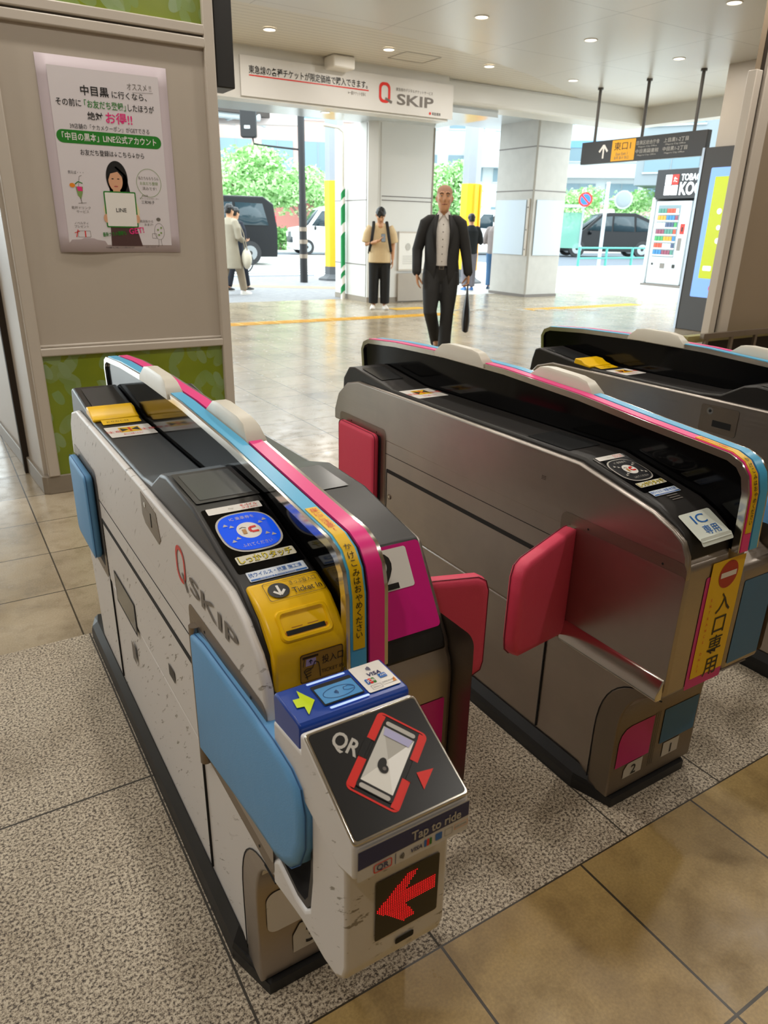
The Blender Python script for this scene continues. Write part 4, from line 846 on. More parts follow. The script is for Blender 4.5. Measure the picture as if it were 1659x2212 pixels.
# tactile strip across the concourse
b = MB(); tm = m_soft('tactile_yellow', '#d9a92c', .55, .1, 6)
for k in range(34):
    x = 2.4 + .30*k
    if 7.7 < x < 9.3: continue
    b.box(x, x + .295, 10.22, 10.52, .0, .004, tm)
    for q in range(4): b.box(x + .02, x + .275, 10.25 + .07*q, 10.28 + .07*q, .004, .009, tm)
b.box(7.2, 7.9, 11.2, 11.5, 0, .004, tm)
struct(b.build('trim_tactile', smooth=False), 'yellow tactile paving strip crossing the concourse floor', 'tactile paving')
b = MB(); tg = m_soft('tactile_grey', '#b9b4aa', .55, .1, 6)
for k in range(9): 
    for q in range(4): b.box(8.0 + .33*k, 8.25 + .33*k, 10.75 + .07*q - .12*k, 10.78 + .07*q - .12*k, 0, .008, tg)
struct(b.build('trim_tactile_grey', smooth=False), 'pale tactile bars set in the concourse floor', 'tactile paving')

# ------------------------------------------------------------------ people (local: facing -y, own left = +x)
def head(b, c, tilt=0.0, k=1.0, turn=0.0, female=False):
    """adds head + neck to the body mesh; returns a local frame for face parts"""
    R = Matrix.Rotation(turn, 3, 'Z') @ Matrix.Rotation(tilt, 3, 'X'); o = V(c)
    def T(x, y, z): return o + R @ (V((x, y, z)) * k)
    rings = []
    for z, a, d, cy in ((-.125, .018, .018, -.048), (-.118, .034, .038, -.04), (-.10, .048, .058, -.028), (-.07, .060, .078, -.012), (-.03, .068, .092, 0), (.01, .073, .098, .004), (.05, .075, .098, .008), (.08, .068, .088, .012), (.105, .048, .062, .014), (.118, .020, .026, .015)):
        rings.append([T(a*cos(2*pi*i/18), cy + d*sin(2*pi*i/18), z) for i in range(18)])
    b.loft(rings, SKIN)
    b.tube([(T(0, -.088, .022), .010), (T(0, -.104, -.018), .014), (T(0, -.096, -.030), .013)], SKIN, 8)          # nose
    for s_ in (-1, 1):
        b.tube([(T(s_*.072, .01, .02), .012, .008), (T(s_*.080, .018, .0), .016, .009), (T(s_*.072, .008, -.03), .010, .007)], SKIN, 8)   # ears
        b.tube([(T(s_*.050, -.080, .036), .010), (T(s_*.018, -.090, .036), .011)], SKIN, 8)                        # brow
        b.tube([(T(s_*.045, -.066, -.012), .018), (T(s_*.03, -.070, -.03), .016)], SKIN, 8)                        # cheek
    b.tube([(T(-.022, -.078, -.062), .008), (T(0, -.088, -.060), .010), (T(.022, -.078, -.062), .008)], SKIN, 8)  # lips
    b.tube([(T(0, .012, -.08), .052), (o + V((0, .02, -.19)) * k, .056)], SKIN, 14)
    return T
def hair_mop(t, T, m, seed=1, back=-.06):
    b = MB(); rd = random.Random(seed)
    rings = [[T((a + .010)*cos(2*pi*i/20), cy + (d + .010)*sin(2*pi*i/20), z) for i in range(20)] for z, a, d, cy in ((back, .050, .045, .055), (-.01, .066, .070, .038), (.03, .072, .088, .018), (.07, .072, .094, .010), (.10, .056, .072, .012), (.124, .022, .028, .013))]
    b.loft(rings, m)
    for k in range(70):
        a = rd.uniform(0, 2*pi); e = rd.uniform(.15, 1.35); q = lambda e_, r: T(.080*r*cos(a)*cos(e_), .010 + .104*r*sin(a)*cos(e_), .025 + .105*r*sin(e_))
        e2 = e - rd.uniform(.35, .6); lim = -.05 if sin(a) < -.45 else -.45
        b.tube([(q(e, .98), .013), (q((e + e2)/2, 1.06), .012), (q(max(e2, lim), 1.02), .004)], m, 6)
    return b.build('hair', t, remesh=.007)
def face_parts(t, T, lip='#8d4f42', brow='#2a201b'):
    b = MB()
    for s_ in (-1, 1):
        b.ell(T(s_*.030, -.083, .014), .012, .006, .006, mat('eye_white', '#d8d2c8', .3), 12, 8)
        b.ell(T(s_*.030, -.0885, .014), .0055, .003, .0055, HAIR, 10, 6)
    b.build('eye', t)
    b = MB()
    for s_ in (-1, 1): b.tube([(T(s_*.048, -.086, .036), .0035), (T(s_*.030, -.099, .042), .005), (T(s_*.014, -.101, .037), .004)], mat('brow_hair', brow, .7), 8)
    b.build('eyebrow', t)
    b = MB(); b.tube([(T(-.024, -.083, -.060), .004), (T(0, -.0955, -.058), .006), (T(.024, -.083, -.060), .004)], mat('lip_' + lip[1:], lip, .5), 8); b.build('mouth', t)
def hand(b, w, d, palm, curl=.5, k=1.0, thumb=1):
    """five-fingered hand: wrist point, pointing direction, palm normal"""
    w, d = V(w), V(d).normalized(); p = V(palm); p = (p - d * p.dot(d)).normalized(); s_ = d.cross(p) * thumb
    b.tube([(w - d*.02, .024*k, .018*k), (w + d*.03*k, .034*k, .015*k), (w + d*.075*k, .040*k, .014*k), (w + d*.095*k, .036*k, .011*k)], SKIN, 12, side=s_)
    for i, (off, L) in enumerate(((.030, .072), (.010, .082), (-.010, .076), (-.028, .058))):
        q = w + d*.088*k + s_*off*k; P = [(q, .0100*k)]; a = 0
        for j in range(3):
            a += curl * (.5, .8, .7)[j]; dd = d*cos(a) + p*sin(a); q = q + dd * L*k*(.42, .33, .25)[j]; P.append((q, (.0094, .0086, .0074)[j]*k))
        b.tube(P, SKIN, 8, side=s_)
    q = w + d*.025*k + s_*.030*k; q2 = q + (d*.6 + s_*.7 + p*.3).normalized()*.042*k; q3 = q2 + (d*.85 + s_*.15 + p*(.3 + curl*.4)).normalized()*.036*k; q4 = q3 + (d*.85 + p*(.3 + curl*.5)).normalized()*.026*k
    b.tube([(q, .014*k), (q2, .0125*k), (q3, .011*k), (q4, .009*k)], SKIN, 8, side=s_)
def shoe(b, a, yaw, m, sole, k=1.0, pitch=0.0):
    """a: heel-ankle point on the ground; toe points along -y rotated by yaw"""
    R = Matrix.Rotation(yaw, 3, 'Z') @ Matrix.Rotation(pitch, 3, 'X')
    def ring(y, w, z0, z1): return [V(a) + R @ (V((w*x_, y, z0 + (z1-z0)*h)) * k) for x_, h in ((-1, .0), (-1.02, .25), (-.85, .7), (-.4, 1), (.4, 1), (.85, .7), (1.02, .25), (1, 0))]
    b.loft([ring(.06, .025, .012, .06), ring(.05, .034, .01, .085), ring(.0, .036, .008, .10), ring(-.06, .040, .008, .085), ring(-.12, .046, .01, .062), ring(-.17, .044, .014, .05), ring(-.20, .028, .02, .038)], m)
    b.loft([ring(.064, .030, -.0, .018), ring(.05, .038, 0, .018), ring(-.06, .043, 0, .018), ring(-.12, .049, 0, .018), ring(-.175, .046, .002, .02), ring(-.205, .026, .006, .022)], sole)
def ring_torso(z, cx, cy, a, d, g0=None, n=28):
    """g0: half opening angle at the front (-y); None = closed"""
    if g0 is None: return [V((cx + a*cos(2*pi*i/n), cy + d*sin(2*pi*i/n), z)) for i in range(n)]
    o = []
    for i in range(n):
        t = -pi/2 + g0 + (2*pi - 2*g0) * i / (n - 1); o.append(V((cx + a*cos(t), cy + d*sin(t), z)))
    return o
def sheet(b, rings, m):
    n = len(rings[0]); b.add([p for r in rings for p in r], [(k*n + i, k*n + i+1, (k+1)*n + i+1, (k+1)*n + i) for k in range(len(rings)-1) for i in range(n-1)], m)

# walking man in a dark suit
t = thing('person', 'older man with shaved head walking forward in dark suit, black bag in hand', 'person', (4.93, 6.78, 0), rad(-35))
hipL, hipR = (.095, 0, .93), (-.095, 0, .93)
kL, aL = (.085, -.10, .50), (.07, -.10, .09)          # standing leg (image right)
kR, aR = (-.105, -.15, .52), (-.02, .22, .17)        # trailing leg bent behind
sL, sR = (.188, .01, 1.435), (-.188, .01, 1.435); eL, eR = (.262, .03, 1.16), (-.272, .05, 1.16); wL, wR = (.30, -.03, .93), (-.27, -.08, .93)
b = MB(); T = head(b, (0, -.025, 1.685), -.04, 1.10)
b.tube([((0, 0, .88), .15, .10), ((0, .01, 1.1), .14, .10), ((0, .02, 1.33), .17, .11), ((0, .02, 1.47), .14, .09), ((0, .015, 1.53), .06, .06)], SKIN, 20)
for h_, k_, a_ in ((hipL, kL, aL), (hipR, kR, aR)): b.tube([(h_, .085), (k_, .055), (a_, .04)], SKIN, 12)
for s_, e_, w_ in ((sL, eL, wL), (sR, eR, wR)): b.tube([(s_, .05), (e_, .040), (w_, .028)], SKIN, 12)
hand(b, (.302, -.035, .92), (.02, -.05, -1), (-1, -.2, 0), .95, 1.0, 1); hand(b, (-.268, -.085, .92), (.1, -.25, -1), (1, -.2, 0), .35, 1.0, -1)
for a_ in (aL, aR): b.tube([((a_[0], a_[1], a_[2]), .04), ((a_[0], a_[1] - .10, a_[2] - .045), .03)], SKIN, 10)
b.build('body', t, remesh=.0075)
face_parts(t, T)
b = MB(); rings = [[T((a + .002)*cos(2*pi*i/20), cy + (d + .002)*sin(2*pi*i/20), z) for i in range(20)] for z, a, d, cy in ((.045, .0755, .0985, .0095), (.08, .069, .089, .012), (.105, .049, .063, .014), (.119, .021, .027, .015))]
b.loft(rings, mat('cropped_hair', '#a98068', .7)); b.build('hair', t)['label'] = 'closely shaved hair'
b = MB(); SH = m_soft('white_dotted_shirt', '#dcd8d2', .6, .12, 70)
b.loft([ring_torso(z, 0, cy, a, d) for z, a, d, cy in ((.96, .155, .105, 0), (1.1, .155, .115, 0), (1.3, .165, .122, .005), (1.42, .15, .11, .01), (1.50, .085, .075, .01), (1.53, .066, .068, .01))], SH)
b.tube([((0, .01, 1.525), .068, .07), ((0, .005, 1.56), .062, .064)], SH, 18, round_ends=False)
for s_ in (-1, 1): b.add([(s_*.012, -.075, 1.525), (s_*.06, -.05, 1.565), (s_*.075, -.058, 1.505), (s_*.045, -.104, 1.475)], [(0, 1, 2, 3)], SH)
for k in range(6): b.ell((0.0, -.118 + .004*max(0, k-3), 1.05 + .075*k), .006, .004, .006, GREYT, 8, 6)
b.build('shirt', t)
b = MB(); SUIT = CHAR
sheet(b, [ring_torso(z, 0, cy, a, d, g) for z, a, d, cy, g in ((.80, .205, .150, .01, .42), (.90, .200, .148, .01, .36), (1.05, .182, .142, .01, .33), (1.18, .186, .142, .01, .36), (1.32, .192, .138, .015, .42), (1.40, .182, .126, .02, .50), (1.455, .145, .104, .02, .62), (1.50, .098, .088, .018, .75), (1.535, .070, .076, .015, .95))], SUIT)
jk = b.build('jacket', t, solid=.012)
for nm, s_, e_, w_, q in (('sleeve', sL, eL, wL, 1), ('sleeve', sR, eR, wR, -1)):
    b = MB(); b.tube([((q*.095, .018, 1.478), .040, .050), ((q*.145, .015, 1.465), .058, .060), (s_, .068, .070), (tuple((V(s_)+V(e_))/2), .066), (e_, .060), (tuple((V(e_)+V(w_))/2), .054), (w_, .050)], SUIT, 16, side=(0, 1, 0)); b.build(nm, jk)
for q in (-1, 1):   # lapels
    b = MB(); b.add([(q*.050, -.082, 1.525), (q*.080, -.066, 1.515), (q*.115, -.118, 1.395), (q*.105, -.140, 1.33), (q*.066, -.140, 1.14), (q*.072, -.130, 1.36)], [(0, 1, 2, 3, 4, 5)], SUIT); b.build('lapel', jk, solid=.010)
b = MB(); b.tube([((0, 0, 1.03), .150, .105), ((0, 0, .95), .165, .118), ((0, .01, .86), .165, .115)], SUIT, 20)
b.tube([(hipL, .110), ((.09, -.05, .72), .098), (kL, .074), ((.075, -.10, .28), .072), ((aL[0], aL[1], .055), .074)], SUIT, 16, round_ends=False); b.tube([(hipR, .110), ((-.10, -.08, .72), .098), (kR, .076), ((-.06, .04, .33), .070), (aR, .072), ((-.012, .245, .115), .068)], SUIT, 16, round_ends=False)
b.build('trousers', t, remesh=.011)
b = MB(); b.loft([ring_torso(z, 0, 0, .158, .112) for z in (.965, .985, 1.005)], mat('black_leather', '#101010', .35)); b.box(-.028, .028, -.122, -.108, .965, 1.005, mat('buckle_metal', '#a8a49a', .25, 1)); b.box(-.016, .016, -.124, -.118, .975, .995, INK); b.build('belt', t)
b = MB(); shoe(b, (aL[0], aL[1] + .01, 0), .05, mat('black_leather', '#101010', .35), INK); b.build('shoe', t)
b = MB(); shoe(b, (aR[0], aR[1] + .02, .07), .0, mat('black_leather', '#101010', .35), INK, 1.0, .55); b.build('shoe', t)
# his bag
bg = thing('handbag', 'slim black leather bag hanging from the hand of the walking man', 'bag', (4.93, 6.78, 0), rad(-35))
b = MB(); LE = mat('bag_leather', '#151316', .35)
R = []
for z, w, d in ((.30, .10, .02), (.31, .115, .045), (.42, .145, .06), (.55, .15, .05), (.66, .09, .03), (.72, .03, .018)): R.append([V((.302 + d*cos(2*pi*i/16)*.8, -.06 + w*sin(2*pi*i/16), z)) for i in range(16)])
b.loft(R, LE); b.build('bag_body', bg)
b = MB(); b.tube([((.30, -.14, .60), .008), ((.302, -.10, .78), .008), ((.302, -.06, .832), .009), ((.302, -.02, .78), .008), ((.30, .03, .60), .008)], LE, 8); b.build('handle', bg)

# young man looking at a phone
t = thing('person', 'young man in beige t-shirt and black trousers looking down at phone by white column', 'person', (7.0, 11.5, 0), rad(-28))
TS = m_soft('beige_cotton', '#cdb68f', .8, .08, 14); BT = mat('black_trousers', '#0d0d0e', .8)
b = MB(); T = head(b, (0, -.075, 1.575), .62, 1.0); b.tube([((0, 0, .85), .14, .095), ((0, .01, 1.05), .13, .09), ((0, .02, 1.3), .16, .10), ((0, .01, 1.40), .12, .08), ((0, -.01, 1.46), .055, .055)], SKIN, 18)
for q in (-1, 1): b.tube([((q*.09, 0, .88), .08), ((q*.095, -.01, .47), .052), ((q*.10, 0, .08), .038)], SKIN, 12); b.tube([((q*.10, 0, .07), .035), ((q*.11, -.10, .03), .028)], SKIN, 10)
b.tube([((-.19, .0, 1.37), .05), ((-.235, -.02, 1.10), .040), ((-.05, -.24, 1.16), .028)], SKIN, 12); b.tube([((.19, .0, 1.37), .05), ((.235, .02, 1.10), .040), ((.23, -.03, .86), .028)], SKIN, 12)
hand(b, (-.045, -.245, 1.165), (1, -.15, .1), (0, .3, 1), .55, .95, 1); hand(b, (.23, -.035, .85), (0, -.1, -1), (-1, 0, 0), .4, .95, 1)
b.build('body', t, remesh=.008); face_parts(t, T)
hair_mop(t, T, HAIR, 3)
b = MB(); b.tube([((0, 0, .80), .205, .150), ((0, 0, .92), .195, .145), ((0, .0, 1.15), .185, .130), ((0, .01, 1.34), .19, .115), ((0, .0, 1.42), .12, .09), ((0, -.01, 1.45), .075, .075)], TS, 22, round_ends=False)
b.tube([((-.15, .0, 1.39), .08), ((-.215, -.005, 1.27), .085), ((-.245, -.02, 1.13), .085)], TS, 14, round_ends=False, side=(0, 1, 0)); b.tube([((.15, 0, 1.39), .08), ((.215, .005, 1.27), .085), ((.245, .015, 1.13), .085)], TS, 14, round_ends=False, side=(0, 1, 0)); b.build('t_shirt', t, remesh=.010)
b = MB(); b.tube([((0, 0, .93), .16, .11), ((0, 0, .82), .17, .115)], BT, 18)
for q in (-1, 1): b.tube([((q*.09, 0, .86), .108), ((q*.10, -.01, .5), .092), ((q*.105, 0, .10), .085)], BT, 14, round_ends=False)
b.build('trousers', t, remesh=.011)
for q in (-1, 1):
    b = MB(); shoe(b, (q*.105, .02, 0), q*.12, WHT, mat('sole_white', '#cfcac2', .6)); b.build('shoe', t)
bp = thing('backpack', 'black backpack worn by the young man in beige t-shirt', 'backpack', (7.0, 11.5, 0), rad(-28)); BK = mat('black_nylon', '#121214', .7)
b = MB(); b.prism(rrect(-.15, .90, .15, 1.38, .06), .135, .27, BK, 'y'); b.build('pack', bp, .03, 3)
for q in (-1, 1):
    b = MB(); b.tube([((q*.11, .15, 1.40), .026, .010), ((q*.115, .02, 1.475), .026, .010), ((q*.125, -.10, 1.38), .026, .010), ((q*.15, -.150, 1.20), .026, .010), ((q*.19, -.10, 1.0), .022, .010), ((q*.19, .12, .95), .02, .010)], BK, 8); b.build('strap', bp)
ph_ = thing('phone', 'dark phone held in the hand of the young man', 'phone', (7.0, 11.5, 0), rad(-28)); b = MB(); pf = F((.04, -.30, 1.215), (.9, .1, 0), (0, .5, .85)); b.prism(rrect(-.036, -.075, .036, .075, .008), -.004, .004, INK, fr=pf); b.build('phone_body', ph_); b = MB(); b.rr(pf, -.033, -.07, .033, .07, .006, mat('phone_screen', '#7f8a94', .2), .0045); b.build('phone_screen', ph_)

def bystander(label, loc, rz, top, legs, shoes, hairm, skirt=False, coat=None, stride=.0, bag=None, hgt=1.0):
    t = thing('person', label, 'person', loc, rz, scale=hgt)
    b = MB(); T = head(b, (0, -.03, 1.60), .15, .97); b.tube([((0, 0, .85), .14, .095), ((0, .01, 1.05), .13, .09), ((0, .02, 1.3), .16, .10), ((0, .01, 1.40), .12, .08), ((0, 0, 1.47), .055, .055)], SKIN, 18)
    ft = []
    for q in (-1, 1):
        y = q * stride; b.tube([((q*.09, 0, .88), .08), ((q*.095, y*.5 - .03, .47), .052), ((q*.09, y, .09), .038)], SKIN, 12); b.tube([((q*.09, y, .07), .035), ((q*.10, y - .10, .03), .028)], SKIN, 10); ft.append((q*.09, y))
    b.tube([((-.19, .0, 1.38), .05), ((-.25, .0, 1.12), .040), ((-.14, -.20, 1.05), .028)], SKIN, 12); b.tube([((.19, .0, 1.38), .05), ((.25, .02, 1.12), .040), ((.16, -.18, 1.02), .028)], SKIN, 12)
    hand(b, (-.135, -.21, 1.05), (.7, -.5, .1), (0, 0, 1), .5, .95, 1); hand(b, (.155, -.19, 1.02), (-.6, -.6, 0), (0, 0, 1), .5, .95, -1); b.build('body', t, remesh=.010); face_parts(t, T)
    hair_mop(t, T, hairm, 5)
    b = MB(); z0 = .52 if coat else .84
    b.tube([((0, 0, z0), .25 if coat else .18, .18 if coat else .125), ((0, 0, 1.0), .18, .125), ((0, 0, 1.2), .18, .12), ((0, .01, 1.35), .19, .115), ((0, 0, 1.43), .12, .09), ((0, -.005, 1.475), .07, .07)], top, 22, round_ends=False)
    el = .03 if coat else .12
    b.tube([((-.15, 0, 1.40), .075), ((-.22, .0, 1.27), .072), ((-.25, .0, 1.10 if not coat else 1.12), .068)] + ([((-.15, -.19, 1.06), .06)] if coat else []), top, 14, side=(0, 1, 0)); b.tube([((.15, 0, 1.40), .075), ((.22, 0, 1.27), .072), ((.25, .02, 1.10), .068)] + ([((.17, -.17, 1.03), .06)] if coat else []), top, 14, side=(0, 1, 0)); b.build('coat' if coat else 't_shirt', t, remesh=.013)
    b = MB(); b.tube([((0, 0, .95), .15, .105), ((0, 0, .84), .16, .11)], legs, 18)
    for q, y in ft: b.tube([((q, 0, .86), .10), ((q*1.05, y*.5 - .03, .47), .085), ((q, y, .10), .075)], legs, 14, round_ends=False)
    b.build('trousers', t, remesh=.013)
    for q, y in ft:
        b = MB(); shoe(b, (q, y + .02, 0), q, shoes, WHT); b.build('shoe', t)
    return t
GP = m_soft('grey_trousers', '#77747c', .8, .08, 10)
bystander('person seen from behind in black t-shirt, grey trousers and blue shoes near yellow steel column', (11.22, 14.30, 0), rad(160), mat('black_cotton', '#15181b', .85), GP, mat('blue_shoe', '#3a74b8', .5), HAIR)
bystander('person in grey top and blue jeans mostly hidden behind the stone column', (12.0, 14.35, 0), rad(120), m_soft('grey_top', '#8f8583', .8), m_soft('denim', '#3f658c', .8), mat('navy_shoe', '#24405f', .5), HAIR)
ct = m_soft('cream_coat', '#9a917f', .8, .08, 9)
bystander('person in long cream coat walking away beside the left pillar, half hidden', (5.50, 14.95, 0), rad(115), ct, m_soft('khaki_trousers', '#9c8d77', .8), WHT, HAIR, coat=True, stride=.24, hgt=1.02)
tb = thing('tote_bag', 'cream cloth bag at the side of the person in long cream coat', 'bag', (5.78, 14.78, .72)); b = MB(); b.ell((0, 0, 0), .10, .13, .20, m_soft('cream_cloth', '#d8d0bd', .8), 16, 10); b.build('bag_body', tb); b = MB(); b.tube([((0, -.06, .16), .012), ((-.06, -.03, .5), .012), ((-.12, 0, .66), .012), ((-.08, .06, .5), .012), ((0, .06, .16), .012)], ct, 8); b.build('strap', tb)
bystander('person in dark clothes walking just beyond the one in cream coat', (5.98, 15.9, 0), rad(115), mat('navy_cotton', '#141a26', .85), mat('navy_cloth', '#121722', .85), INK, HAIR, stride=.2)

# ------------------------------------------------------------------ the street outside
STY = m_soft('column_yellow', '#e0ac1a', .45, .1, 4); STG = m_soft('column_grey', '#8f959d', .5, .06, 3)
def steel_column(x, y, label, h=6.0, r=.25):
    t = thing('steel_column', label, 'column', (x, y, 0), .2, 'steel columns of the overhead line')
    b = MB(); b.loft([[V((q*cos(2*pi*i/8 + .39), q*sin(2*pi*i/8 + .39), z)) for i in range(8)] for q, z in ((.46, 0), (.46, .05), (.32, .12), (.28, .16), (.28, .36))], mat('column_foot', '#4b4e52', .6)); b.build('foot', t, smooth=False)
    b = MB(); b.loft([[V((r*cos(2*pi*i/8 + .39), r*sin(2*pi*i/8 + .39), z)) for i in range(8)] for z in (2.5, h)], STG); b.build('shaft', t, smooth=False)
    b = MB(); b.loft([[V(((r + .02)*cos(2*pi*i/8 + .39), (r + .02)*sin(2*pi*i/8 + .39), z)) for i in range(8)] for z in (.32, 2.5)], STY); b.build('yellow_guard', t, smooth=False)
    b = MB()
    for a in (-2.0, -1.25): b.cyl(((r + .03)*cos(a), (r + .03)*sin(a), .34), ((r + .03)*cos(a), (r + .03)*sin(a), 2.48), .035, mat('guard_orange', '#f09a00', .4), 8)
    b.build('corner_guard', t)
steel_column(9.75, 18.4, 'grey and yellow octagonal steel column left of the white panelled column')
steel_column(12.85, 16.5, 'grey and yellow octagonal steel column between the white and stone columns')
# pedestrian signal on a dark pole
sp = thing('signal_pole', 'dark street pole carrying a black traffic signal on a thin arm', 'traffic signal', (8.52, 17.8, 0)); DKM = mat('dark_street_metal', '#141416', .5)
b = MB(); b.cyl((0, 0, 0), (0, 0, 1.9), .10, DKM, 14); b.cyl((0, 0, 1.9), (0, 0, 5.2), .085, DKM, 14); b.build('pole', sp)
b = MB(); b.tube([((0, 0, 3.12), .022), ((-.7, .35, 3.18), .022), ((-1.03, .52, 3.22), .022), ((-1.05, .53, 3.36), .022)], DKM, 8); b.build('arm', sp)
b = MB(); fr = F((-1.30, .60, 3.34), (.86, -.50, 0), (0, 0, 1)); b.prism(rrect(-.02, 0, .36, .95, .05), -.10, .10, DKM, fr=fr); b.build('signal_head', sp, .02)
fr2 = F(fr.pt(.17, .22, .102), fr.u, fr.v); b = MB(); b.rr(fr2, -.09, -.03, .05, .04, .01, mat('signal_label', '#bfc6cc', .4), .002); b.build('signal_label', sp)
for zz in (.6, .95, 1.25):
    b = MB(); b.cyl((0, 0, zz), (0, 0, zz + .10), .112, STEEL_D, 14); b.build('pole_band', sp)

def wheel(t, x, y, r, w=.2):
    b = MB(); b.cyl((x, y - w/2, r), (x, y + w/2, r), r, RUB, 24); b.cyl((x, y - w/2 - .012, r), (x, y - w/2, r), r*.62, mat('alloy', '#9aa0a4', .3, 1), 18); b.cyl((x, y - w/2 - .016, r), (x, y - w/2 - .01, r), r*.2, INK, 10); b.build('wheel', t)
def car(label, cat, loc, rz, k, paint, L, H, W_, prof, wins, wx, wr, front_glass, lamps, group='vehicles on the road'):
    """side profile in x (front at -L/2) and z; windows as side polygons"""
    t = thing(cat.replace(' ', '_'), label, cat, loc, rz, group, k)
    b = MB(); n = len(prof); zb = max(p[1] for p in prof)
    R = []
    for yy in (-1, -.97, -.9, .9, .97, 1):
        R.append([V((p[0] * (1 if abs(yy) < .95 else .995), yy * W_/2 * (1 if abs(yy) < .98 else 1) * (1 - .14 * max(0, (p[1] - H*.5)/(H*.5))), p[1] - (0 if abs(yy) < .95 else .012 if abs(yy) < .98 else .03))) for p in prof])
    b.loft(R, paint); b.build('body', t, .02, 2)
    for s_ in (-1, 1):
        for wn in wins:
            b = MB(); b.add([(x, s_*(W_/2 * (1 - .14 * max(0, (z - H*.5)/(H*.5))) + .006), z) for x, z in wn], [tuple(range(len(wn)))], CGLASS); b.build('side_window', t, solid=.008)
    for (x0, z0, x1, z1, nm, m) in front_glass:
        wy0, wy1 = W_/2*.86*(1 - .14*max(0, (z0 - H*.5)/(H*.5))), W_/2*.86*(1 - .14*max(0, (z1 - H*.5)/(H*.5)))
        b = MB(); b.add([(x0, -wy0, z0), (x0, wy0, z0), (x1, wy1, z1), (x1, -wy1, z1)], [(0, 1, 2, 3)], m); b.build(nm, t, solid=.012)
    for x in wx:
        for s_ in (-1, 1): wheel(t, x, s_*(W_/2 - .09), wr) if s_ < 0 else wheel(t, x, W_/2 - .09, wr)
    for (x, z, w, h, nm, m) in lamps:
        for s_ in (-1, 1):
            b = MB(); b.box(x - .03, x + .03, s_*W_*.36 - w/2, s_*W_*.36 + w/2, z - h/2, z + h/2, m); b.build(nm, t, .01)
    for s_ in (-1, 1):
        b = MB(); b.ell((wins[0][0][0] + .12, s_*(W_/2 + .10), H*.55), .05, .10, .08, INK if paint is CARW else paint, 12, 8); b.build('mirror', t)
    return t
HL = mat('headlamp', '#dfe6ea', .1, emit='#ffffff', estr=.4); TLM = mat('tail_lamp', '#c0182a', .3, emit='#d0102a', estr=.5); GRL = m_soft('dark_grille', '#3a4246', .5, .2, 30)
van_p = [(-1.70, .22), (-1.72, .62), (-1.66, .98), (-1.10, 1.08), (-.62, 1.70), (-.35, 1.80), (1.45, 1.80), (1.66, 1.66), (1.70, .9), (1.68, .22)]
van_w = [[(-.98, 1.08), (-.55, 1.62), (-.12, 1.62), (-.12, 1.05)], [(-.04, 1.05), (-.04, 1.62), (.68, 1.62), (.68, 1.05)], [(.76, 1.05), (.76, 1.62), (1.42, 1.60), (1.5, 1.05)]]
fg = [(-1.15, 1.10, -.66, 1.66, 'windscreen', CGLASS), (1.705, 1.05, 1.68, 1.6, 'rear_window', CGLASS), (-1.725, .45, -1.70, .85, 'grille', GRL)]
car('white boxy kei van facing left, seen behind the dark signal pole', 'van', (18.7, 35.6, 0), rad(-14) + 0, 1.30, CARW, 3.4, 1.8, 1.48, van_p, van_w, (-1.18, 1.15), .29, fg, [(-1.70, .76, .30, .2, 'headlamp', HL), (1.69, .9, .12, .5, 'tail_lamp', TLM)])
car('white van partly hidden behind the person in black t-shirt', 'van', (29.9, 36.2, 0), rad(-25), 1.38, CARW, 3.4, 1.8, 1.6, van_p, van_w, (-1.18, 1.15), .29, fg, [(-1.70, .76, .30, .2, 'headlamp', HL), (1.69, .9, .12, .5, 'tail_lamp', TLM)])
mini_p = [(-2.3, .25), (-2.35, .7), (-2.2, 1.0), (-1.35, 1.18), (-.7, 1.82), (-.3, 1.92), (2.0, 1.92), (2.3, 1.72), (2.38, 1.0), (2.36, .25)]
mini_w = [[(-1.15, 1.15), (-.6, 1.72), (-.1, 1.74), (-.1, 1.12)], [(0, 1.12), (0, 1.74), (1.05, 1.74), (1.05, 1.12)], [(1.13, 1.12), (1.13, 1.74), (1.95, 1.72), (2.1, 1.12)]]
car('black minivan with red tail lamps beside the person in cream coat', 'minivan', (8.75, 27.6, 0), rad(-8), 1.22, CARB, 4.7, 1.92, 1.84, mini_p, mini_w, (-1.45, 1.5), .34, [(-1.40, 1.2, -.75, 1.8, 'windscreen', CGLASS), (2.39, 1.1, 2.26, 1.75, 'rear_window', CGLASS)], [(-2.28, .8, .34, .2, 'headlamp', HL), (2.36, 1.15, .14, .5, 'tail_lamp', TLM)])
taxi_p = [(-2.15, .25), (-2.2, .62), (-2.05, .90), (-1.15, 1.06), (-.45, 1.66), (-.1, 1.74), (1.0, 1.74), (1.75, 1.45), (2.1, 1.1), (2.2, .8), (2.18, .25)]
taxi_w = [[(-1.0, 1.05), (-.42, 1.56), (.02, 1.60), (.02, 1.02)], [(.10, 1.02), (.10, 1.60), (.92, 1.60), (.98, 1.02)], [(1.06, 1.02), (1.02, 1.58), (1.55, 1.38), (1.75, 1.06)]]
tx = car('black taxi cab facing left on the road, seen beyond the stone column', 'taxi', (35.6, 32.4, 0), rad(-30), 1.42, CARB, 4.4, 1.74, 1.7, taxi_p, taxi_w, (-1.35, 1.4), .33, [(-1.2, 1.08, -.5, 1.62, 'windscreen', CGLASS), (2.02, 1.18, 1.78, 1.42, 'rear_window', CGLASS), (-2.2, .5, -2.15, .75, 'grille', BRIGHT)], [(-2.08, .78, .36, .2, 'headlamp', HL), (2.16, .95, .14, .3, 'tail_lamp', TLM)])
b = MB(); b.prism([(-.25, 1.72), (-.2, 1.88), (.2, 1.88), (.25, 1.72)], -.3, .3, WHT, 'y'); b.build('roof_sign', tx, .02)
b = MB(); b.box(-2.225, -2.20, -.28, .28, .42, .54, WHT); b.build('number_plate', tx)

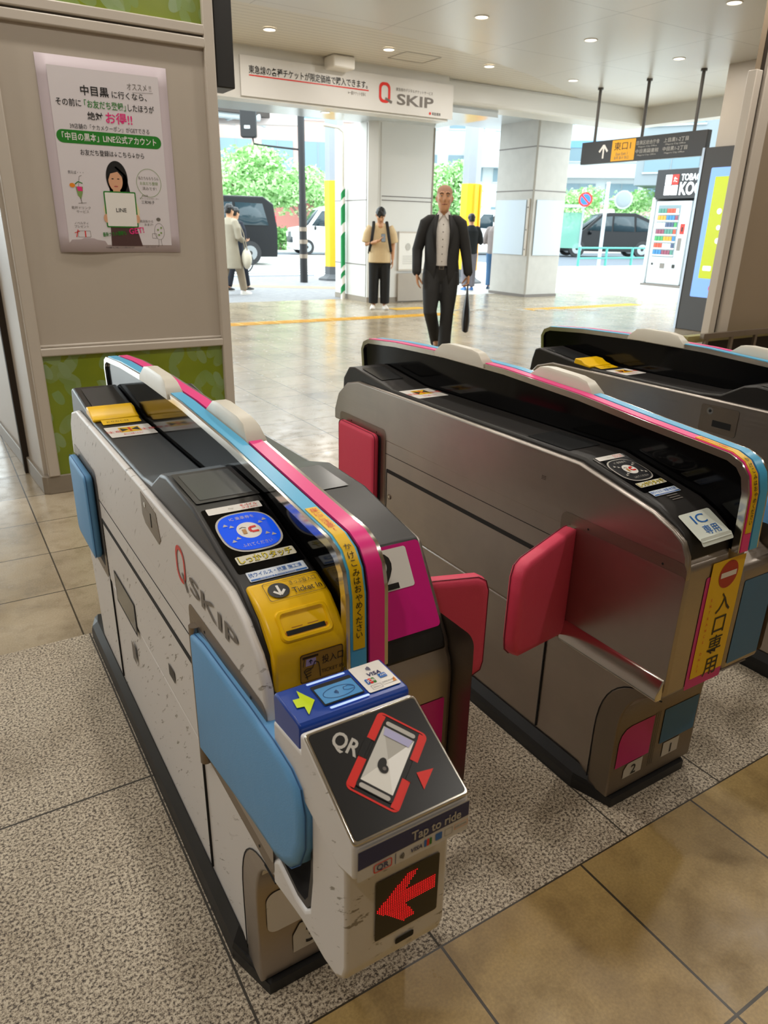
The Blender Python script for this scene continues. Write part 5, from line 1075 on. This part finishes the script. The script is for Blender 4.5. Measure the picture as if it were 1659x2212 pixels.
# tobacco kiosk with two vending machines
tk = thing('tobacco_kiosk', 'tobacco stand with black header sign standing on the bright plaza', 'kiosk', (17.66, 14.4, 0))
b = MB(); b.box(.0, 1.6, -5.0, .05, 2.27, 3.0, mat('header_black', '#1a1a1c', .4)); b.build('header', tk, .01)
b = MB(); b.box(.72, 1.6, -5.0, .05, 0, 2.27, mat('kiosk_white', '#e4e8ea', .4)); b.box(-.02, .75, .0, .06, .0, 2.30, mat('kiosk_white', '#e4e8ea', .4)); b.box(-.05, 1.6, -5.0, .06, 0, .06, GREYT); b.build('housing', tk)
hf = F((-.004, -.20, 2.27), (0, -1, 0), (0, 0, 1)); b = MB(); hw = mat('header_white', '#eef2f4', .4, emit='#ffffff', estr=.3)
for x, y, c in ((0, 0, hw), (.22, 0, hw), (0, .26, hw), (.22, .26, RED)): b.rr(hf, .06 + x, .09 + y, .26 + x, .33 + y, .005, c, .004)
for x, y, tx_ in ((.16, .21, '専'), (.38, .21, '売'), (.38, .47, 'た')): b.text(hf, tx_, x, y, .15, GREYT if y < .4 else WHT, .006)
b.text(hf, 'TOBACCO', .98, .52, .22, hw, .006, bold=.02, width=.85); b.text(hf, 'KOOBAN', 1.22, .25, .42, hw, .006, bold=.03, width=1.35); b.build('header_sign', tk)
PRD = [m_soft('pack_%s' % k, c, .4) for k, c in enumerate(('#2f6f9e', '#7d3f52', '#44776a', '#b5452f', '#c9d3d8', '#3d4a66', '#3a8a4e', '#d08a2a'))]
for i, (y0, w, lab) in enumerate(((-.06, 1.12, 'white cigarette vending machine at the left of the tobacco stand'), (-1.24, 1.10, 'white vending machine with coloured rows next to the kiosk edge'))):
    v = thing('vending_machine', lab, 'vending machine', (17.68, 14.4 + y0, .06), 0, 'vending machines of the tobacco stand')
    b = MB(); b.box(0, .70, -w, 0, 0, 2.15, mat('machine_white', '#c3cacd', .4)); b.build('cabinet', v, .02)
    vf = F((-.003, -.03, 0), (0, -1, 0), (0, 0, 1)); ww = w - .06
    b = MB(); b.rr(vf, .06, .72, ww*(.74 if i == 0 else .95), 2.05, .01, mat('display_pale', '#6f8187', .3), .002); b.build('display_window', v)
    x1 = ww*(.72 if i == 0 else .93)
    rows = 7 if i == 0 else 6
    for r in range(rows):
        b = MB(); zz = .76 + r * 1.24/rows; nn = 7 if i == 0 else 4
        for c in range(nn):
            xa = .09 + (x1 - .10) * c / nn; b.box(-.02, .005, -.03 - xa - (x1 - .1)/nn*.85, -.03 - xa, zz + .03, zz + 1.24/rows*.78, PRD[(r*3 + (c // (3 if i == 0 else 2)) + i) % 8])
        b.box(-.025, .0, -.03 - x1, -.09, zz - .01, zz + .02, WHT); b.build('product_row', v)
    def face(nm, *calls):
        b = MB()
        for c_ in calls: b.rr(vf, *c_)
        b.build(nm, v)
    if i == 0:
        face('card_reader', (.86, 1.32, 1.0, 1.58, .01, RED, .004), (.90, 1.38, .96, 1.5, .005, INK, .006)); face('coin_panel', (.84, .90, .96, 1.22, .01, GREYT, .004)); face('delivery_slot', (.38, .42, .54, .56, .01, GREYT, .004)); face('change_slot', (.78, .44, .88, .54, .01, INK, .004)); face('lock', (.08, .50, .15, .56, .01, INK, .004))
    else:
        face('lower_poster', (.10, .12, .60, .50, .01, PAPER, .004), (.22, .18, .48, .44, .12, mat('pink_advert', '#d0607a', .5), .006)); face('delivery_slot', (.08, .55, .9, .68, .01, GREYT, .004)); face('advert_card', (.25, 1.86, .75, 2.12, .01, YST, .03), (.35, 1.88, .65, 2.0, .01, mat('advert_brown', '#8a4a1c', .5), .032))

# trees and hedges
def foliage(name, parent, c, rx, ry, rz, n, s, m, m2):
    b = MB(); rd = random.Random(int(c[0]*100 + n))
    cl = [(c, 1.0)] + [((c[0] + rx*.65*rd.uniform(-1, 1), c[1] + ry*.65*rd.uniform(-1, 1), c[2] + rz*.65*rd.uniform(-1, 1)), rd.uniform(.35, .6)) for _ in range(9)]
    for i in range(n):
        q, k = rd.choice(cl); d = V((rd.gauss(0, 1), rd.gauss(0, 1), rd.gauss(0, 1))).normalized() * (rd.uniform(.35, 1) ** .5)
        p = V((q[0] + d.x*rx*k, q[1] + d.y*ry*k, q[2] + d.z*rz*k)); a = V((rd.gauss(0, 1), rd.gauss(0, 1), rd.gauss(0, .6))).normalized(); e = a.cross(V((rd.gauss(0, 1), rd.gauss(0, 1), rd.gauss(0, 1)))).normalized(); z = s*rd.uniform(.6, 1.3)
        b.add([p - a*z, p - e*z*.5, p + a*z, p + e*z*.5], [(0, 1, 2, 3)], m if rd.random() < .6 else m2)
    return b.build(name, parent, smooth=False)
LF1, LF2 = m_leaf('leaf_mid_green', '#86bd72', '#a5d08c'), m_leaf('leaf_light_green', '#b4dd9c', '#cdeab6')
TRK = m_soft('tree_bark', '#8f8072', .8, .2, 12)
def tree(label, x, y, h, r, rz, n, s=.15):
    n = int(n * 1.9)
    t = thing('street_tree', label, 'tree', (x, y, 0), 0, 'street trees beyond the road')
    b = MB(); b.tube([((0, 0, 0), .16), ((.05, 0, h*.35), .12), ((-.1, .1, h*.6), .08)], TRK, 10); b.tube([((.05, 0, h*.35), .08), ((r*.4, 0, h*.6), .05)], TRK, 8); b.tube([((.05, 0, h*.38), .08), ((-r*.4, .1, h*.62), .05)], TRK, 8); b.build('trunk', t)
    foliage('foliage', t, (0, 0, h - rz), r, r, rz, n, s, LF1, LF2)
tree('broad bushy street tree left of the signal pole, above the black minivan', 17.3, 42.6, 5.7, 3.3, 1.9, 4200)
tree('lower street tree seen just left of the signal pole', 20.6, 43.3, 4.7, 2.3, 1.5, 2400)
tree('street tree between the white column and the yellow steel column', 26.6, 36.8 + 3, 5.4, 1.9, 2.2, 2600)
tree('street tree between the yellow steel column and the stone column', 29.4, 39.4, 5.4, 1.8, 2.0, 2200)
tree('distant street tree behind the taxi, to the left', 42.5, 42.0, 4.5, 2.3, 1.5, 1800)
tree('distant street tree behind the taxi, beside the tobacco stand', 45.6, 39.6, 4.4, 2.4, 1.5, 1800)
for lab, x, y in (('round green hedge left, under the broad street tree', 16.9, 41.2), ('round green hedge right, beside the white kei van', 18.1, 40.9)):
    t = thing('hedge', lab, 'hedge', (x, y, 0), 0, 'hedges on the far sidewalk'); foliage('foliage', t, (0, 0, .75), .62, .5, .72, 700, .12, m_leaf('hedge_green', '#3f7a3c', '#6da052'), LF1)
    b = MB(); b.cyl((0, 0, 0), (0, 0, .5), .06, TRK, 8); b.build('stem', t)

# buildings
BG = mat('bluish_glass', '#6b838e', .2, spec=.3); BW = mat('pale_wall', '#aeb8bc', .7); BP = mat('pinkish_wall', '#a98f88', .7); BGR = mat('grey_wall', '#7c868b', .7)
def building(label, cx, cy, w, d, h, rz, wall, floors, bays, z0=0, wh=.55, extras=()):
    t = thing('building', label, 'building', (cx, cy, 0), rz, 'buildings across the street')
    b = MB(); b.box(-w/2, w/2, 0, d, z0, h, wall); b.build('wall', t, smooth=False)
    fh = (h - z0) / floors
    for f in range(floors):
        for q in range(bays):
            x0 = -w/2 + w*(q + .12)/bays; x1 = -w/2 + w*(q + .88)/bays; za = z0 + fh*(f + .28)
            b = MB(); b.box(x0, x1, -.06, .02, za, za + fh*wh, BG); b.box(x0 - .08, x1 + .08, -.10, .0, za - .10, za, BW)
            b.box((x0+x1)/2 - .03, (x0+x1)/2 + .03, -.09, .0, za, za + fh*wh, BGR); b.build('window', t, smooth=False)
    for nm, x0, x1, y0, y1, za, zb, m in extras:
        b = MB(); b.box(x0, x1, y0, y1, za, zb, m); b.build(nm, t, smooth=False)
building('glass fronted pale building behind the tree at the left opening', 30.5, 60.5, 17, 4, 17, rad(-20), BP, 4, 5, 0, .6, (('awning', -2, 8, -1.2, 0, 3.4, 3.9, BP), ('shop_sign', 1.5, 6.5, -.3, 0, 4.7, 6.3, BLUE), ('shop_front', -7, 8, -.1, .05, .2, 3.2, mat('shop_red', '#8d5a52', .6))))
building('low pinkish shop building at the far left of the opening', 15.5, 64.5, 13, 4, 13, rad(-15), BP, 3, 4, 0, .5, (('awning', -6, 6, -1.2, 0, 3.0, 3.5, BW), ('shop_front', -6, 6, -.1, .05, .2, 2.9, mat('shop_red', '#8d5a52', .6))))
building('white building with pink sign seen between the two columns', 45.5, 59.5, 13, 4, 22, rad(-32), BW, 5, 3, 0, .5, (('pink_sign', -6.4, -3.4, -.4, 0, 10.2, 12.6, mat('sign_pink', '#e88ab8', .5, emit='#e88ab8', estr=.2)), ('balcony', 0, 6, -1.4, 0, 6.8, 8.6, BW)))
building('pale office building with banded windows behind the taxi', 58.5, 54.5, 16, 4, 24, rad(-46), BW, 7, 4, 0, .42, (('balcony', -8, 8, -1.0, 0, 6.3, 7.3, BW), ('blue_band', -8, 8, -.12, 0, 9.0, 9.6, mat('blue_band', '#5f8fb4', .5)), ('balcony', -8, 8, -.8, 0, 3.0, 3.9, BP)))
building('grey blue building at the right behind the hanging sign', 47, 31.5, 14, 4, 19, rad(-62), BGR, 5, 3, 4.5, .5)
# elevated railway over the street
va = thing('viaduct', 'elevated railway deck with white truss girders crossing the top of the opening', 'viaduct', (9, 27.5, 0))
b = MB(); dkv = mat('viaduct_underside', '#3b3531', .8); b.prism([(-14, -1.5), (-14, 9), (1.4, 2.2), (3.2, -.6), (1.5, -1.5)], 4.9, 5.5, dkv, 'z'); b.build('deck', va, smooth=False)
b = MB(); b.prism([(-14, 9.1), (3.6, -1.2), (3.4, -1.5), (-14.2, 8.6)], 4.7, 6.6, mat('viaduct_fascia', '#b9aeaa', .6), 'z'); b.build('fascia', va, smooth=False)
for k in range(7):
    b = MB(); x = -9 + 1.7*k; b.cyl((x, -1.2, 4.85), (x + 1.7, 4.5 - .8*k if k < 6 else .5, 4.85), .10, BW, 8); b.cyl((x, -1.2, 4.85), (x, 5.5 - .9*k if k < 6 else .2, 4.85), .08, BW, 8); b.build('girder', va)
b = MB(); b.cyl((-12, -1.2, 4.85), (2.0, -1.2, 4.85), .12, BW, 8); b.cyl((-12, .6, 4.85), (1.8, .6, 4.85), .10, BW, 8); b.cyl((-12, 2.2, 4.85), (1.0, 2.2, 4.85), .10, BW, 8); b.build('girder', va)
# bus shelter, poles, guard rail, mirror
bs = thing('bus_shelter', 'greenish glass bus shelter beyond the stone column', 'bus shelter', (31.8, 31.9, 0), rad(-45)); GGL = mat('greenish_glass', '#7fb5a6', .1, alpha=.6)
b = MB(); b.box(-.7, 1.0, -.4, .4, 2.65, 2.8, BW); b.build('roof', bs)
for x in (-.6, .9):
    b = MB(); b.box(x - .05, x + .05, -.05, .05, 0, 2.65, STG); b.build('post', bs)
b = MB(); b.box(-.55, .85, -.01, .01, .5, 2.4, GGL); b.build('glass_panel', bs)
mp = thing('mirror_pole', 'white pole with round traffic mirror in front of the taxi', 'traffic mirror', (24.6, 22.5, 0)); b = MB(); b.cyl((0, 0, 0), (0, 0, 3.3), .075, BW, 12); b.build('pole', mp)
b = MB(); mf = F((.50, -.45, 2.65), (.74, -.67, 0), (0, 0, 1)); b.prism(oval(0, 0, .36, .36, 24), -.06, .0, STG, fr=mf); b.ell((0, 0, 0), .30, .30, .04, BGR, 20, 6, fr=mf); b.build('mirror', mp)
b = MB(); b.cyl((0, 0, 2.65), tuple(mf.pt(0, 0, -.05)), .03, STG, 8); b.build('bracket', mp)
nsn = thing('no_parking_sign', 'round red and blue no parking sign left of the mirror pole', 'road sign', (28.0, 27.0, 0)); b = MB(); b.cyl((0, 0, 0), (0, 0, 3.4), .045, STG, 10); b.build('pole', nsn)
b = MB(); nf2 = F((0, -.06, 2.85), (.72, -.69, 0), (0, 0, 1)); b.prism(oval(0, 0, .33, .33, 24), -.03, .0, RED, fr=nf2); b.oval(nf2, 0, 0, .24, .24, BLU, .004); b.stroke(nf2, [(-.2, .2), (.2, -.2)], .08, RED, .006); b.build('disc', nsn)
gr = thing('guard_rail', 'teal pipe guard rail along the kerb in front of the taxi', 'guard rail', (21.4, 20.6, 0)); TEAL = mat('teal_paint', '#3f8f86', .5)
for k in range(6):
    b = MB(); b.cyl((1.6*k, .1*k, 0), (1.6*k, .1*k, .85), .05, TEAL, 10); b.build('post', gr)
for z in (.82, .45):
    b = MB(); b.cyl((0, 0, z), (8, .5, z), .035, TEAL, 10); b.build('rail', gr)
b = MB(); b.box(20.5, 40, 20.35, 20.75, -.02, .16, CONC); struct(b.build('trim_kerb', smooth=False), 'pale stone kerb along the road', 'kerb')
bc = thing('bicycle', 'dark bicycle beside the black minivan', 'bicycle', (8.25, 21.5, 0), rad(-20))
for x in (0, -1.05):
    b = MB()
    R = [[V((x + (.33 + .02*cos(2*pi*j/6))*cos(2*pi*i/28), .02*sin(2*pi*j/6), .34 + (.33 + .02*cos(2*pi*j/6))*sin(2*pi*i/28))) for j in range(6)] for i in range(28)]
    b.loft(R + [R[0]], RUB, caps=False)
    for i in range(8): b.cyl((x, 0, .34), (x + .32*cos(pi*i/4), 0, .34 + .32*sin(pi*i/4)), .005, STG, 5)
    b.build('wheel', bc)
b = MB()
for a, c in (((0, 0, .34), (-.18, 0, .82)), ((-.18, 0, .82), (-.80, 0, .78)), ((-.80, 0, .78), (-1.05, 0, .34)), ((-.80, 0, .78), (-.42, 0, .34)), ((-.42, 0, .34), (-.15, 0, .70)), ((0, 0, .34), (-.42, 0, .34)), ((-.80, 0, .78), (-.78, 0, 1.02)), ((-.18, 0, .82), (-.22, 0, .98))): b.cyl(a, c, .018, DKM, 8)
b.cyl((-.78, -.28, 1.02), (-.78, .28, 1.02), .015, DKM, 8); b.build('frame', bc)
b = MB(); b.ell((-.2, 0, 1.0), .13, .07, .035, INK, 12, 6); b.build('saddle', bc)
